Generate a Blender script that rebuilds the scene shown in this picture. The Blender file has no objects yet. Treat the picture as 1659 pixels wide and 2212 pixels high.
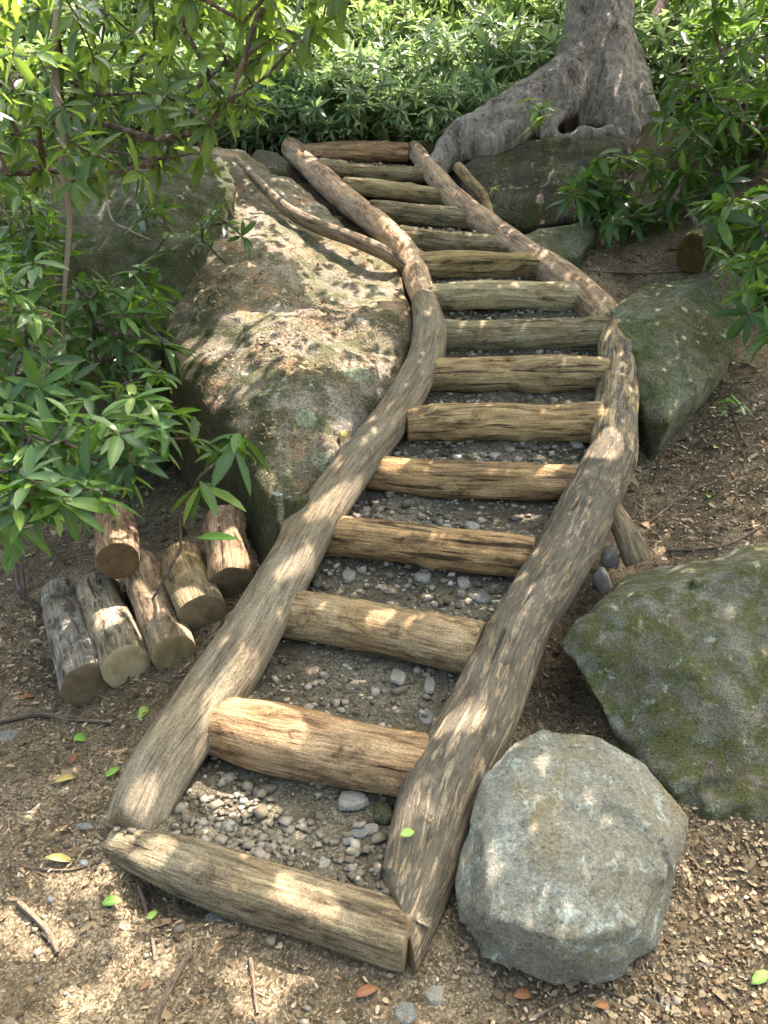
import bpy, bmesh, math, random
import numpy as np
from mathutils import Vector, Matrix, noise
random.seed(7)
rng = np.random.default_rng(11)
D = bpy.data
sc = bpy.context.scene
COL = sc.collection
R = math.radians

# ------------------------------------------------------------------ camera
F = 1659.0
PITCH = R(22)
CZ = 1.75
cam = D.objects.new('camera', D.cameras.new('camera'))
COL.objects.link(cam)
cam.location = (0, 0, CZ)
cam.rotation_euler = (math.pi/2 - PITCH, 0, 0)
cam.data.sensor_fit = 'HORIZONTAL'
cam.data.sensor_width = 36
cam.data.lens = 36.0
cam.data.clip_end = 500
sc.camera = cam
FW = np.array([0, math.cos(PITCH), -math.sin(PITCH)])
UP = np.array([0, math.sin(PITCH), math.cos(PITCH)])
C0 = np.array([0, 0, CZ])

def ray(px, py):
    return FW + np.array([1, 0, 0])*((px-829.5)/F) - UP*((py-1106)/F)
def P(px, py, d):
    return C0 + ray(px, py)*d
def PZ(px, py, z):
    r = ray(px, py); return C0 + r*((z-CZ)/r[2])
def PY(px, py, y):
    r = ray(px, py); return C0 + r*(y/r[1])
SL, Y1, Z1 = 0.147/0.385, 1.478, 0.07
def PS(px, py, off=0.0):
    r = ray(px, py)
    t = (Z1 + SL*(0-Y1) + off - CZ)/(r[2]-SL*r[1])
    return C0 + r*t
def depth(p):
    return float(np.dot(np.asarray(p)-C0, FW))

# ------------------------------------------------------------------ helpers
def sm(a, b, x):
    t = np.clip((x-a)/(b-a), 0, 1); return t*t*(3-2*t)

def tag(o, label=None, cat=None, group=None, kind=None):
    if label: o['label'] = label
    if cat: o['category'] = cat
    if group: o['group'] = group
    if kind: o['kind'] = kind
    return o

def link(name, me, mat=None, parent=None, smooth=True):
    o = D.objects.new(name, me)
    COL.objects.link(o)
    if mat is not None and me is not None:
        me.materials.clear(); me.materials.append(mat)
    if parent is not None:
        o.parent = parent
        me.transform(Matrix.Translation(-parent.location))
    if me is not None and smooth:
        me.polygons.foreach_set('use_smooth', [True]*len(me.polygons))
    return o

def empty(name, loc):
    o = D.objects.new(name, None); COL.objects.link(o)
    o.location = [float(c) for c in loc]; o.empty_display_size = .1
    return o

def mesh_arrays(name, V, Q, attrs=None):
    """V (n,3), Q (m,k) faces of equal size k"""
    V = np.asarray(V, dtype=np.float32); Q = np.asarray(Q, dtype=np.int32)
    me = D.meshes.new(name)
    me.vertices.add(len(V)); me.vertices.foreach_set('co', V.ravel())
    k = Q.shape[1]
    me.loops.add(Q.size); me.loops.foreach_set('vertex_index', Q.ravel())
    me.polygons.add(len(Q))
    me.polygons.foreach_set('loop_start', np.arange(0, Q.size, k, dtype=np.int32))
    me.polygons.foreach_set('loop_total', np.full(len(Q), k, dtype=np.int32))
    if attrs:
        for n, a in attrs.items():
            a = np.asarray(a, dtype=np.float32)
            t = 'FLOAT' if a.ndim == 1 else 'FLOAT_VECTOR'
            at = me.attributes.new(n, t, 'POINT')
            at.data.foreach_set('value' if a.ndim == 1 else 'vector', a.ravel())
    me.update(calc_edges=True)
    me.validate()
    return me

def catmull(pts, n):
    pts = [np.asarray(p, float) for p in pts]
    P_ = [2*pts[0]-pts[1]] + pts + [2*pts[-1]-pts[-2]]
    out = []
    segs = len(pts)-1
    for k in range(n):
        s = k/(n-1)*segs
        i = min(int(s), segs-1); t = s-i
        a, b, c, d = P_[i], P_[i+1], P_[i+2], P_[i+3]
        out.append(.5*((2*b)+(-a+c)*t+(2*a-5*b+4*c-d)*t*t+(-a+3*b-3*c+d)*t**3))
    return np.array(out)

def unit(v):
    v = np.asarray(v, float); return v/(np.linalg.norm(v, axis=-1, keepdims=True)+1e-9)

def nz(p, s, seed=0.0):
    return noise.noise(Vector((p[0]*s+seed, p[1]*s+seed*1.7, p[2]*s-seed)))

def log_mesh(name, pts, rad, seed=0, ring=26, lump=.06, groove=.025, step=.022, knots=0, oval=1.0, cut0=None, cut1=None):
    """A round timber following pts with radii rad; gc holds the coordinates along and round the grain."""
    ctrl = np.hstack([np.array(pts, float), np.array(rad, float)[:, None]])
    L = sum(np.linalg.norm(ctrl[i+1, :3]-ctrl[i, :3]) for i in range(len(ctrl)-1))
    n = max(6, int(L/step))
    c = catmull(list(ctrl), n)
    ctr, rr = c[:, :3], c[:, 3]
    tan = unit(np.gradient(ctr, axis=0))
    nrm = np.array([0, 0, 1.0]); nrm = unit(nrm - tan[0]*np.dot(nrm, tan[0]))
    V, G = [], []
    u = 0.0
    kn = [(random.uniform(.1, .9)*L, random.uniform(0, 6.28), random.uniform(.03, .06)) for _ in range(knots)]
    for i in range(n):
        if i: u += np.linalg.norm(ctr[i]-ctr[i-1])
        nrm = unit(nrm - tan[i]*np.dot(nrm, tan[i]))
        bi = np.cross(tan[i], nrm)
        # oblique saw cuts
        for j in range(ring):
            a = j/ring*2*math.pi
            ca, sa = math.cos(a), math.sin(a)
            q = (u*1.6, ca*.5, sa*.5)
            q2 = (u*2.2, ca*3.2, sa*3.2)
            k = 1 + lump*1.6*nz(q, 2.2, seed) + groove*1.5*nz(q2, 1.6, seed+5) + groove*.8*nz((u*5, ca*7, sa*7), 1.5, seed+9)
            for (ku, ka, kr) in kn:
                da = (a-ka+math.pi) % (2*math.pi)-math.pi
                dd = ((u-ku)**2 + (da*rr[i])**2)/(kr*kr)
                k += .18*math.exp(-dd*1.8)
            e = min(i, n-1-i)
            if e == 0: k *= .955
            elif e == 1: k *= .985
            r = rr[i]*k
            off = np.zeros(3)
            w = nrm*(ca*r*oval) + bi*(sa*r)
            p = ctr[i]+w
            V.append(p)
            G.append((u+seed*3.1, ca*rr[i], sa*rr[i]))
    V = np.array(V)
    # slanted ends
    for cut, i0, sgn in ((cut0, 0, 1), (cut1, n-1, -1)):
        if cut is None: continue
        cn = unit(np.array(cut, float))
        for q in range(min(10, n//3)):
            i = i0 + sgn*q
            f = (1-q/10.)**1.0
            for j in range(ring):
                idx = i*ring+j
                d = np.dot(V[idx]-ctr[i], cn)
                den = np.dot(tan[i], cn)
                if abs(den) > .2: V[idx] = V[idx] - tan[i]*(d/den)*f
    Q = []
    for i in range(n-1):
        for j in range(ring):
            j2 = (j+1) % ring
            Q.append((i*ring+j, i*ring+j2, (i+1)*ring+j2, (i+1)*ring+j))
    me = mesh_arrays(name, V, Q, {'gc': np.array(G)})
    return me, V[:ring], V[-ring:], tan[0], tan[-1]

def cap_mesh(name, ringpts, outward, seed=0):
    """Sawn end: concentric rings of faces, slightly proud of the last ring of the bark."""
    rp = np.array(ringpts); c = rp.mean(axis=0); k = len(rp)
    o = unit(np.array(outward, float))
    V, G = [], []
    rm = np.linalg.norm(rp-c, axis=1).mean()
    lv = [1.0, .93, .7, .45, .2]
    for li, f in enumerate(lv):
        for j in range(k):
            a = j/k*6.2832
            h = .0 if li == 0 else .004 + .003*nz((f*3, math.cos(a), math.sin(a)), 2, seed)
            V.append(c+(rp[j]-c)*f + o*h)
            G.append((math.cos(a)*f*rm, math.sin(a)*f*rm, seed))
    V.append(c+o*.004); G.append((0, 0, seed))
    Q = []
    for li in range(len(lv)-1):
        for j in range(k):
            j2 = (j+1) % k
            Q.append((li*k+j, li*k+j2, (li+1)*k+j2, (li+1)*k+j))
    last = (len(lv)-1)*k
    for j in range(0, k, 2):
        Q.append((last+j, last+(j+1) % k, last+(j+2) % k, len(V)-1))
    return mesh_arrays(name, V, Q, {'gc': np.array(G)})

# ------------------------------------------------------------------ node helpers
class NT:
    def __init__(s, name):
        s.m = D.materials.new(name); s.m.use_nodes = True
        s.t = s.m.node_tree; s.t.nodes.clear()
    def n(s, typ, **kw):
        x = s.t.nodes.new(typ)
        for k, v in kw.items():
            if k.startswith('i_'):
                x.inputs[int(k[2:]) if k[2:].isdigit() else k[2:].replace('_', ' ')].default_value = v
            else: setattr(x, k, v)
        return x
    def l(s, a, b): s.t.links.new(a, b)
    def attr(s, name):
        return s.n('ShaderNodeAttribute', attribute_name=name)
    def noise(s, vec, scale, detail=5, rough=.6, dist=0.0):
        x = s.n('ShaderNodeTexNoise'); x.inputs['Scale'].default_value = scale
        x.inputs['Detail'].default_value = detail; x.inputs['Roughness'].default_value = rough
        x.inputs['Distortion'].default_value = dist
        if vec is not None: s.l(vec, x.inputs['Vector'])
        return x.outputs['Fac']
    def vor(s, vec, scale, feature='F1', out='Distance'):
        x = s.n('ShaderNodeTexVoronoi'); x.feature = feature
        x.inputs['Scale'].default_value = scale
        s.l(vec, x.inputs['Vector']); return x.outputs[out]
    def map(s, vec, scale=(1, 1, 1), loc=(0, 0, 0), rot=(0, 0, 0)):
        x = s.n('ShaderNodeMapping'); x.inputs['Scale'].default_value = scale
        x.inputs['Location'].default_value = loc; x.inputs['Rotation'].default_value = rot
        s.l(vec, x.inputs['Vector']); return x.outputs['Vector']
    def ramp(s, fac, stops, interp='LINEAR'):
        x = s.n('ShaderNodeValToRGB'); cr = x.color_ramp; cr.interpolation = interp
        while len(cr.elements) > 1: cr.elements.remove(cr.elements[-1])
        for i, (p, c) in enumerate(stops):
            e = cr.elements[0] if i == 0 else cr.elements.new(p)
            e.position = p
            e.color = (c, c, c, 1) if isinstance(c, (int, float)) else (*c, 1)
        s.l(fac, x.inputs['Fac']); return x.outputs['Color']
    def mix(s, fac, a, b, mode='MIX'):
        x = s.n('ShaderNodeMix', data_type='RGBA', blend_type=mode)
        for v, i in ((fac, 0), (a, 6), (b, 7)):
            if hasattr(v, 'links') or hasattr(v, 'is_linked'): s.l(v, x.inputs[i])
            elif i == 0: x.inputs[i].default_value = v
            else: x.inputs[i].default_value = (*v, 1) if not isinstance(v, float) else (v, v, v, 1)
        return x.outputs[2]
    def math(s, op, a, b=0.0):
        x = s.n('ShaderNodeMath', operation=op)
        for v, i in ((a, 0), (b, 1)):
            if isinstance(v, (int, float)): x.inputs[i].default_value = v
            else: s.l(v, x.inputs[i])
        return x.outputs[0]
    def bump(s, h, strength=.5, dist=.01, prev=None):
        x = s.n('ShaderNodeBump'); x.inputs['Strength'].default_value = strength
        x.inputs['Distance'].default_value = dist
        s.l(h, x.inputs['Height'])
        if prev is not None: s.l(prev, x.inputs['Normal'])
        return x.outputs['Normal']
    def out(s, color, rough=.85, normal=None, spec=.25, trans=None):
        b = s.n('ShaderNodeBsdfPrincipled')
        s.l(color, b.inputs['Base Color'])
        if isinstance(rough, (int, float)): b.inputs['Roughness'].default_value = rough
        else: s.l(rough, b.inputs['Roughness'])
        b.inputs['Specular IOR Level'].default_value = spec
        if normal is not None: s.l(normal, b.inputs['Normal'])
        o = s.n('ShaderNodeOutputMaterial')
        sh = b.outputs[0]
        if trans is not None:
            col, f = trans
            t = s.n('ShaderNodeBsdfTranslucent'); s.l(col, t.inputs['Color'])
            mx = s.n('ShaderNodeMixShader'); mx.inputs[0].default_value = f
            s.l(sh, mx.inputs[1]); s.l(t.outputs[0], mx.inputs[2]); sh = mx.outputs[0]
        s.l(sh, o.inputs['Surface'])
        return s.m

def wood(name, light, mid, dark, crack=.5, patch=None, patch_amt=.5, grey=(.24, .23, .2), grey_amt=.4, grain=(7, 60), lich=0.0, stain=.85, pscale=(5.5, 26, 26)):
    t = NT(name)
    gc = t.attr('gc').outputs['Vector']
    g1 = t.map(gc, (grain[0]*.45, grain[1]*.5, grain[1]*.5))
    g2 = t.map(gc, (grain[0], grain[1]*2.2, grain[1]*2.2))
    a = t.noise(g1, 1.0, 6, .62, .3)
    b = t.noise(g2, 1.0, 5, .65)
    big = t.noise(gc, 5.5, 4, .6)
    c = t.ramp(a, [(.28, dark), (.44, mid), (.62, light), (.8, tuple(min(1, x*1.18) for x in light))])
    gm = t.ramp(big, [(.38, 0.0), (.62, 1.0)])
    c = t.mix(t.math('MULTIPLY', gm, grey_amt), c, grey)
    fine = t.ramp(b, [(.3, .42), (.5, 1.0), (.7, 1.35)])
    c = t.mix(1.0, c, fine, 'MULTIPLY')
    sp = t.noise(gc, 160, 3, .7)
    c = t.mix(.8, c, t.ramp(sp, [(.3, .5), (.5, 1.0), (.7, 1.4)]), 'MULTIPLY')
    if patch is not None:
        pv = t.map(gc, pscale)
        pn = t.noise(pv, 1.0, 7, .66, .5)
        pm = t.ramp(pn, [(.5-.03*0+(.5-patch_amt)*.35, 0.0), (.56+(.5-patch_amt)*.35, 1.0)])
        pc = t.mix(.8, patch, fine, 'MULTIPLY')
        c = t.mix(pm, c, pc)
    else:
        pm = None
    if lich > 0:
        ln = t.noise(gc, 24, 6, .7)
        lm = t.ramp(ln, [(.62-lich*.15, 0.0), (.68-lich*.15, 1.0)])
        c = t.mix(t.math('MULTIPLY', lm, .8), c, (.42, .42, .37))
    ck = t.noise(t.map(gc, (2.6, 42, 42), (3, 1, 2)), 1.0, 3, .5, .2)
    cm = t.ramp(ck, [(.0, 1.0), (.27+.05*crack, 1.0), (.31+.05*crack, 0.0)])
    c = t.mix(t.math('MULTIPLY', cm, .85), c, (.03, .024, .017))
    sn = t.noise(t.map(gc, (6, 17, 17), (9, 4, 2)), 1.0, 8, .74, .5)
    c = t.mix(stain, c, t.ramp(sn, [(.36, (.16, .135, .11)), (.47, (.8, .78, .74)), (.6, (1.15, 1.15, 1.12))]), 'MULTIPLY')
    oi = t.n('ShaderNodeObjectInfo')
    c = t.mix(1.0, c, oi.outputs['Color'], 'MULTIPLY')
    c = t.mix(1.0, c, (.99, 1.0, .89), 'MULTIPLY')
    nm = t.bump(sp, .45, .004)
    nm = t.bump(b, .85, .01, nm)
    nm = t.bump(sn, .6, .02, nm)
    nm = t.bump(a, .55, .01, nm)
    if pm is not None: nm = t.bump(pm, .7, .006, nm)
    nm = t.bump(t.math('SUBTRACT', 1.0, cm), .8, .008, nm)
    return t.out(c, .86, nm, .15)

def cutwood(name, a, b):
    t = NT(name)
    gc = t.attr('gc').outputs['Vector']
    ln = t.n('ShaderNodeVectorMath', operation='LENGTH')
    wob = t.noise(gc, 18, 3)
    t.l(gc, ln.inputs[0])
    rr = t.math('ADD', t.math('MULTIPLY', ln.outputs['Value'], 380.0), t.math('MULTIPLY', wob, 6.0))
    ring = t.math('SINE', rr)
    c = t.mix(t.ramp(t.math('ADD', t.math('MULTIPLY', ring, .5), .5), [(0, 0.0), (1, 1.0)]), a, b)
    st = t.noise(gc, 14, 5, .65)
    c = t.mix(.75, c, t.ramp(st, [(.3, .45), (.5, .95), (.7, 1.25)]), 'MULTIPLY')
    c = t.mix(.5, c, t.ramp(t.noise(gc, 220, 3), [(.3, .6), (.7, 1.3)]), 'MULTIPLY')
    oi = t.n('ShaderNodeObjectInfo')
    c = t.mix(1.0, c, oi.outputs['Color'], 'MULTIPLY')
    return t.out(c, .9, t.bump(st, .4, .005), .1)

def rock(name, base, dark, light, moss=(.05, .065, .015), moss_amt=.3, lichen=(.3, .36, .3), lichen_amt=.3, warm=(.24, .16, .08), warm_amt=.2, scale=1.0, blotch=None, side=0.0, side_shade_col=(.03, .035, .012), spk=.95):
    t = NT(name)
    tc = t.n('ShaderNodeTexCoord').outputs['Object']
    v = t.map(tc, (scale,)*3)
    big = t.noise(v, 2.4, 6, .62, .4)
    c = t.ramp(big, [(.3, dark), (.5, base), (.7, light)])
    w = t.noise(t.map(v, (1, 1, 1), (5, 2, 9)), 3.3, 6, .65, .5)
    c = t.mix(t.math('MULTIPLY', t.ramp(w, [(.5, 0.0), (.66, 1.0)]), warm_amt), c, warm)
    m = t.noise(t.map(v, (1, 1, 1), (1, 8, 3)), 5.5, 8, .7, .3)
    c = t.mix(t.math('MULTIPLY', t.ramp(m, [(.60-.3*moss_amt, 0.0), (.72-.3*moss_amt, 1.0)]), .85), c, moss)
    l = t.noise(t.map(v, (1, 1, 1), (7, 4, 1)), 9, 9, .72, .2)
    c = t.mix(t.math('MULTIPLY', t.ramp(l, [(.64-.2*lichen_amt, 0.0), (.70-.2*lichen_amt, 1.0)]), .75), c, lichen)
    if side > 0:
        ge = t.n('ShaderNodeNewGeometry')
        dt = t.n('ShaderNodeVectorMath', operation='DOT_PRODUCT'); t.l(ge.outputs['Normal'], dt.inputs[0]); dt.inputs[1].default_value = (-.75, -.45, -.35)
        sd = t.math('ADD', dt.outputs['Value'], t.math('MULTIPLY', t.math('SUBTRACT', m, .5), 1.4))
        c = t.mix(t.math('MULTIPLY', t.ramp(sd, [(.12, 0.0), (.42, 1.0)]), side), c, side_shade_col)  # dark moss and shade put into the colour of faces turned from the sun
    if blotch:
        for (bp, br, bc) in blotch:
            d = t.n('ShaderNodeVectorMath', operation='DISTANCE')
            t.l(t.n('ShaderNodeNewGeometry').outputs['Position'], d.inputs[0]); d.inputs[1].default_value = bp
            dn = t.math('ADD', t.math('DIVIDE', d.outputs['Value'], br), t.math('MULTIPLY', t.math('SUBTRACT', t.noise(v, 20, 4), .5), .5))
            c = t.mix(t.math('MULTIPLY', t.ramp(dn, [(.9, 1.0), (1.02, 0.0)]), .7), c, bc)
    f = t.noise(v, 90, 5, .75)
    c = t.mix(spk, c, t.ramp(f, [(.3, .25), (.47, .9), (.66, 1.7)]), 'MULTIPLY')
    pit = t.noise(t.map(v, (1, 1, 1), (3, 3, 8)), 48, 4, .7)
    c = t.mix(.8, c, t.ramp(pit, [(.32, .3), (.42, 1.0), (.6, 1.0), (.68, 1.6)]), 'MULTIPLY')
    f2 = t.noise(v, 32, 4, .7)
    c = t.mix(.5, c, t.ramp(f2, [(.3, .6), (.7, 1.35)]), 'MULTIPLY')
    c = t.mix(1.0, c, (.97, 1.0, .87), 'MULTIPLY')
    nm = t.bump(f, .7, .008)
    nm = t.bump(pit, .5, .012, nm)
    nm = t.bump(l, .5, .02, nm)
    nm = t.bump(t.noise(v, 14, 8, .7), .6, .03, nm)
    return t.out(c, .9, nm, .2)

def leafmat(name, stops, trans, tf=.35, rough=.38):
    t = NT(name)
    lv = t.attr('lv').outputs['Fac']
    oi = t.n('ShaderNodeObjectInfo')
    f = t.math('ADD', lv, t.math('MULTIPLY', t.math('SUBTRACT', oi.outputs['Random'], .5), .15))
    c = t.ramp(f, stops)
    lb = t.attr('lb').outputs['Fac']
    rib = t.ramp(lb, [(.0, 1.5), (.12, 1.0), (1.0, .92)])
    c = t.mix(1.0, c, rib, 'MULTIPLY')
    tcol = t.mix(1.0, t.ramp(f, [(0, tuple(x*.8 for x in trans)), (1, trans)]), rib, 'MULTIPLY')
    return t.out(c, rough, None, .32, (tcol, tf))

def barkmat(name, light, dark, moss=None, zs=.25):
    t = NT(name)
    tc = t.n('ShaderNodeTexCoord').outputs['Object']
    v = t.map(tc, (1, 1, zs))
    a = t.noise(v, 26, 8, .75, .4)
    b = t.noise(v, 5, 5, .6)
    fur = t.noise(t.map(tc, (1, 1, .12)), 13, 6, .7, .8)
    c = t.ramp(a, [(.3, dark), (.46, tuple((x+y)/2 for x, y in zip(light, dark))), (.62, light)])
    c = t.mix(.85, c, t.ramp(fur, [(.36, .22), (.46, .9), (.62, 1.3)]), 'MULTIPLY')
    c = t.mix(.6, c, t.ramp(b, [(.3, .6), (.7, 1.3)]), 'MULTIPLY')
    if moss:
        m = t.noise(tc, 9, 7, .7)
        c = t.mix(t.math('MULTIPLY', t.ramp(m, [(.5, 0.0), (.62, 1.0)]), .6), c, moss)
    l = t.noise(tc, 38, 7, .72)
    c = t.mix(t.math('MULTIPLY', t.ramp(l, [(.54, 0.0), (.62, 1.0)]), .6), c, (.48, .47, .42))
    nm = t.bump(a, .9, .03)
    nm = t.bump(fur, .9, .05, nm)
    nm = t.bump(l, .5, .01, nm)
    return t.out(c, .9, nm, .15)

# ------------------------------------------------------------------ materials
M = {}
M['step_tan'] = wood('step_wood_tan', (.42, .305, .155), (.3, .21, .105), (.09, .062, .034), crack=1.7, grey=(.25, .21, .14), grey_amt=.35)
M['step_pale'] = wood('step_wood_pale', (.38, .295, .195), (.275, .205, .125), (.135, .097, .06), crack=.4, grey=(.34, .31, .24), grey_amt=.5)
M['step_grey'] = wood('step_wood_grey', (.33, .28, .18), (.24, .2, .12), (.11, .09, .06), crack=.5, grey=(.26, .26, .2), grey_amt=.55)
M['step_dark'] = wood('step_wood_dark', (.235, .2, .135), (.16, .135, .09), (.07, .06, .042), crack=.7, grey=(.16, .16, .13), grey_amt=.55)
M['rail_left'] = wood('rail_wood_left', (.27, .222, .14), (.195, .158, .1), (.105, .085, .058), crack=-.2, grey=(.19, .18, .14), grey_amt=.5, stain=.5)
M['rail_upper'] = wood('rail_wood_upper', (.44, .35, .24), (.34, .26, .17), (.19, .14, .09), crack=-.1, grey=(.36, .33, .28), grey_amt=.5, lich=.25)
M['rail_bark'] = wood('rail_wood_bark', (.31, .245, .15), (.23, .178, .105), (.13, .097, .058), crack=.2, patch=(.125, .112, .082), patch_amt=.66, grey_amt=.35, pscale=(11, 62, 62), stain=.5)
M['rail_mott'] = wood('rail_wood_mottled', (.4, .34, .21), (.32, .255, .15), (.2, .15, .09), crack=.1, patch=(.15, .14, .115), patch_amt=.5, grey_amt=.25, lich=.2)
M['bark_log'] = wood('firewood_bark', (.29, .26, .2), (.205, .178, .135), (.085, .07, .054), crack=.6, patch=(.09, .078, .064), patch_amt=.38, grey=(.3, .29, .25), grey_amt=.5, lich=.3)
M['branch'] = wood('branch_bark', (.22, .17, .12), (.14, .105, .075), (.06, .045, .035), grey_amt=.3)
M['cut'] = cutwood('sawn_end', (.2, .15, .075), (.14, .105, .052))
M['cut_pale'] = cutwood('sawn_end_pale', (.33, .27, .13), (.25, .2, .09))
M['rock_light'] = rock('pale_boulder', (.17, .168, .135), (.115, .106, .08), (.23, .238, .21), moss_amt=.05, moss=(.15, .135, .06), lichen=(.31, .36, .325), lichen_amt=.42, warm=(.19, .15, .08), warm_amt=.75, scale=1.5, spk=.6)
M['rock_moss'] = rock('mossy_boulder', (.115, .115, .088), (.05, .05, .036), (.18, .18, .145), moss=(.062, .07, .016), moss_amt=.52, lichen=(.23, .27, .22), lichen_amt=.25, warm=(.11, .08, .05), warm_amt=.5, scale=2.2)
M['rock_green'] = rock('algae_boulder', (.125, .13, .085), (.07, .074, .042), (.2, .2, .15), moss=(.06, .07, .02), moss_amt=.55, lichen=(.26, .29, .24), lichen_amt=.12, warm=(.26, .2, .08), warm_amt=.3)
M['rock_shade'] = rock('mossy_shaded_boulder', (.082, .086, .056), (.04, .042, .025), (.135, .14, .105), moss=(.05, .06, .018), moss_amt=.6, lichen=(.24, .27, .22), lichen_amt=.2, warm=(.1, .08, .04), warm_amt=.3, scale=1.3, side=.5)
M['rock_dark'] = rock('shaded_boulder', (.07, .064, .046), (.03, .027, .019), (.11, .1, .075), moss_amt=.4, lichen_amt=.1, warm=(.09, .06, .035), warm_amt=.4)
M['stone_blue'] = rock('blue_grey_stone', (.22, .235, .22), (.165, .175, .165), (.29, .305, .29), moss_amt=-.5, lichen_amt=-.5, warm_amt=.1, scale=6)
M['stone_pale'] = rock('pale_stone', (.33, .31, .27), (.24, .22, .18), (.42, .4, .36), moss_amt=-.3, lichen_amt=-.3, warm_amt=.3, scale=6)
M['trunk'] = barkmat('trunk_bark', (.42, .385, .31), (.1, .087, .064), (.17, .17, .1))
M['stem'] = barkmat('shrub_stem_bark', (.2, .155, .11), (.07, .05, .036))
M['leaf_front'] = leafmat('rhododendron_leaf_glossy', [(0, (.016, .042, .013)), (.4, (.036, .088, .02)), (.8, (.075, .15, .028)), (1, (.17, .25, .045))], (.18, .36, .035), .3, .42)
M['leaf_over'] = leafmat('overhanging_leaf', [(0, (.03, .065, .022)), (.4, (.055, .11, .028)), (.8, (.095, .16, .03)), (1, (.17, .18, .035))], (.24, .38, .045), .45)
M['leaf_back'] = leafmat('thicket_leaf', [(0, (.07, .14, .05)), (.5, (.13, .225, .075)), (.85, (.2, .3, .095)), (1, (.32, .38, .12))], (.3, .45, .12), .4, .45)
M['leaf_low_lit'] = leafmat('low_thicket_leaf_lit', [(0, (.085, .165, .075)), (.5, (.16, .265, .115)), (1, (.3, .4, .17))], (.3, .45, .16), .42, .4)  # sky light put into the leaf colour, as these low bushes stand shadowed
M['leaf_pale'] = leafmat('young_leaf', [(0, (.08, .17, .05)), (.6, (.14, .26, .06)), (1, (.25, .34, .07))], (.35, .5, .08), .4, .4)
M['leaf_crown'] = leafmat('crown_leaf', [(0, (.04, .08, .02)), (1, (.08, .14, .03))], (.12, .16, .05), .22, .5)
M['leaf_fallen_green'] = leafmat('fallen_green_leaf', [(0, (.17, .34, .05)), (1, (.3, .46, .1))], (.3, .45, .08), .25, .5)
M['leaf_fallen_yellow'] = leafmat('fallen_yellow_leaf', [(0, (.36, .3, .08)), (1, (.42, .36, .1))], (.3, .25, .08), .2, .6)
M['leaf_fallen_brown'] = leafmat('fallen_brown_leaf', [(0, (.2, .09, .035)), (1, (.34, .17, .06))], (.25, .12, .05), .2, .6)

def groundmat(name, soil, mid, chip, amt, speck=1.0):
    t = NT(name)
    tc = t.n('ShaderNodeTexCoord').outputs['Object']
    big = t.noise(tc, 2.2, 5, .6)
    med = t.noise(tc, 26, 6, .7, .6)
    fine = t.noise(tc, 130, 5, .75, .5)
    c = t.ramp(med, [(.3, soil), (.5, mid), (.7, tuple((a+b)/2 for a, b in zip(mid, chip)))])
    sp = t.math('ADD', fine, t.math('MULTIPLY', t.math('SUBTRACT', big, .5), .5))
    c = t.mix(t.math('MULTIPLY', t.ramp(sp, [(.56-amt*.15, 0.0), (.66-amt*.15, 1.0)]), .8), c, chip)
    c = t.mix(.7, c, t.ramp(fine, [(.3, .45), (.55, 1.05), (.75, 1.5)]), 'MULTIPLY')
    c = t.mix(.5, c, t.ramp(big, [(.3, .65), (.7, 1.3)]), 'MULTIPLY')
    nm = t.bump(fine, .7, .008)
    nm = t.bump(med, .7, .02, nm)
    return t.out(c, .95, nm, .1)
M['ground'] = groundmat('forest_soil', (.034, .028, .015), (.096, .078, .043), (.28, .23, .135), .33)
M['tread'] = groundmat('gravel_soil', (.034, .03, .017), (.084, .076, .045), (.195, .182, .12), .3)

def litmat(name, stops, rough=.8, trans=.15):
    t = NT(name)
    lv = t.attr('lv').outputs['Fac']
    c = t.ramp(lv, stops)
    return t.out(c, rough, None, .15, (c, trans))
M['litter'] = litmat('dry_leaf_litter', [(0, (.036, .026, .014)), (.36, (.095, .068, .036)), (.64, (.2, .148, .078)), (.86, (.32, .25, .14)), (.95, (.42, .36, .21)), (1, (.25, .12, .05))])
M['chips'] = litmat('wood_chips', [(0, (.08, .056, .03)), (.4, (.17, .125, .066)), (.75, (.31, .245, .135)), (.95, (.47, .4, .24)), (1, (.2, .1, .05))])
M['gravel'] = litmat('gravel_stones', [(0, (.062, .055, .034)), (.4, (.125, .112, .072)), (.8, (.205, .186, .13)), (.95, (.3, .275, .2)), (1, (.2, .22, .2))], .85, 0.0)

#PART2
# ------------------------------------------------------------------ stairs layout (pixel ends -> world)
STEPS = [  # left end, right end (centres), thickness px left/right, colour kind
 ((250, 1820), (886, 2026), 100, 138), ((448, 1562), (935, 1662), 122, 150), ((580, 1320), (1035, 1402), 100, 124),
 ((672, 1152), (1150, 1207), 86, 96), ((796, 1018), (1250, 1043), 76, 84), ((880, 918), (1295, 915), 78, 86),
 ((925, 812), (1310, 810), 76, 78), ((945, 722), (1315, 719), 66, 70), ((925, 642), (1243, 641), 60, 60),
 ((900, 576), (1190, 577), 58, 56), ((862, 512), (1108, 528), 46, 42), ((800, 456), (1028, 478), 46, 42),
 ((742, 402), (972, 429), 38, 34), ((690, 361), (918, 379), 36, 32), ((640, 333), (882, 329), 42, 42)]
def step_y(i): return Y1+.385*i
def step_z(i): return Z1+.147*i
step_ends = []
for i, (a, b, ta, tb) in enumerate(STEPS):
    if i < 5:
        A, B = PZ(*a, step_z(i)), PZ(*b, step_z(i))
    else:
        A, B = PY(*a, step_y(i)), PY(*b, step_y(i))
    step_ends.append((A, B, ta*depth(A)/F/2, tb*depth(B)/F/2))

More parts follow.
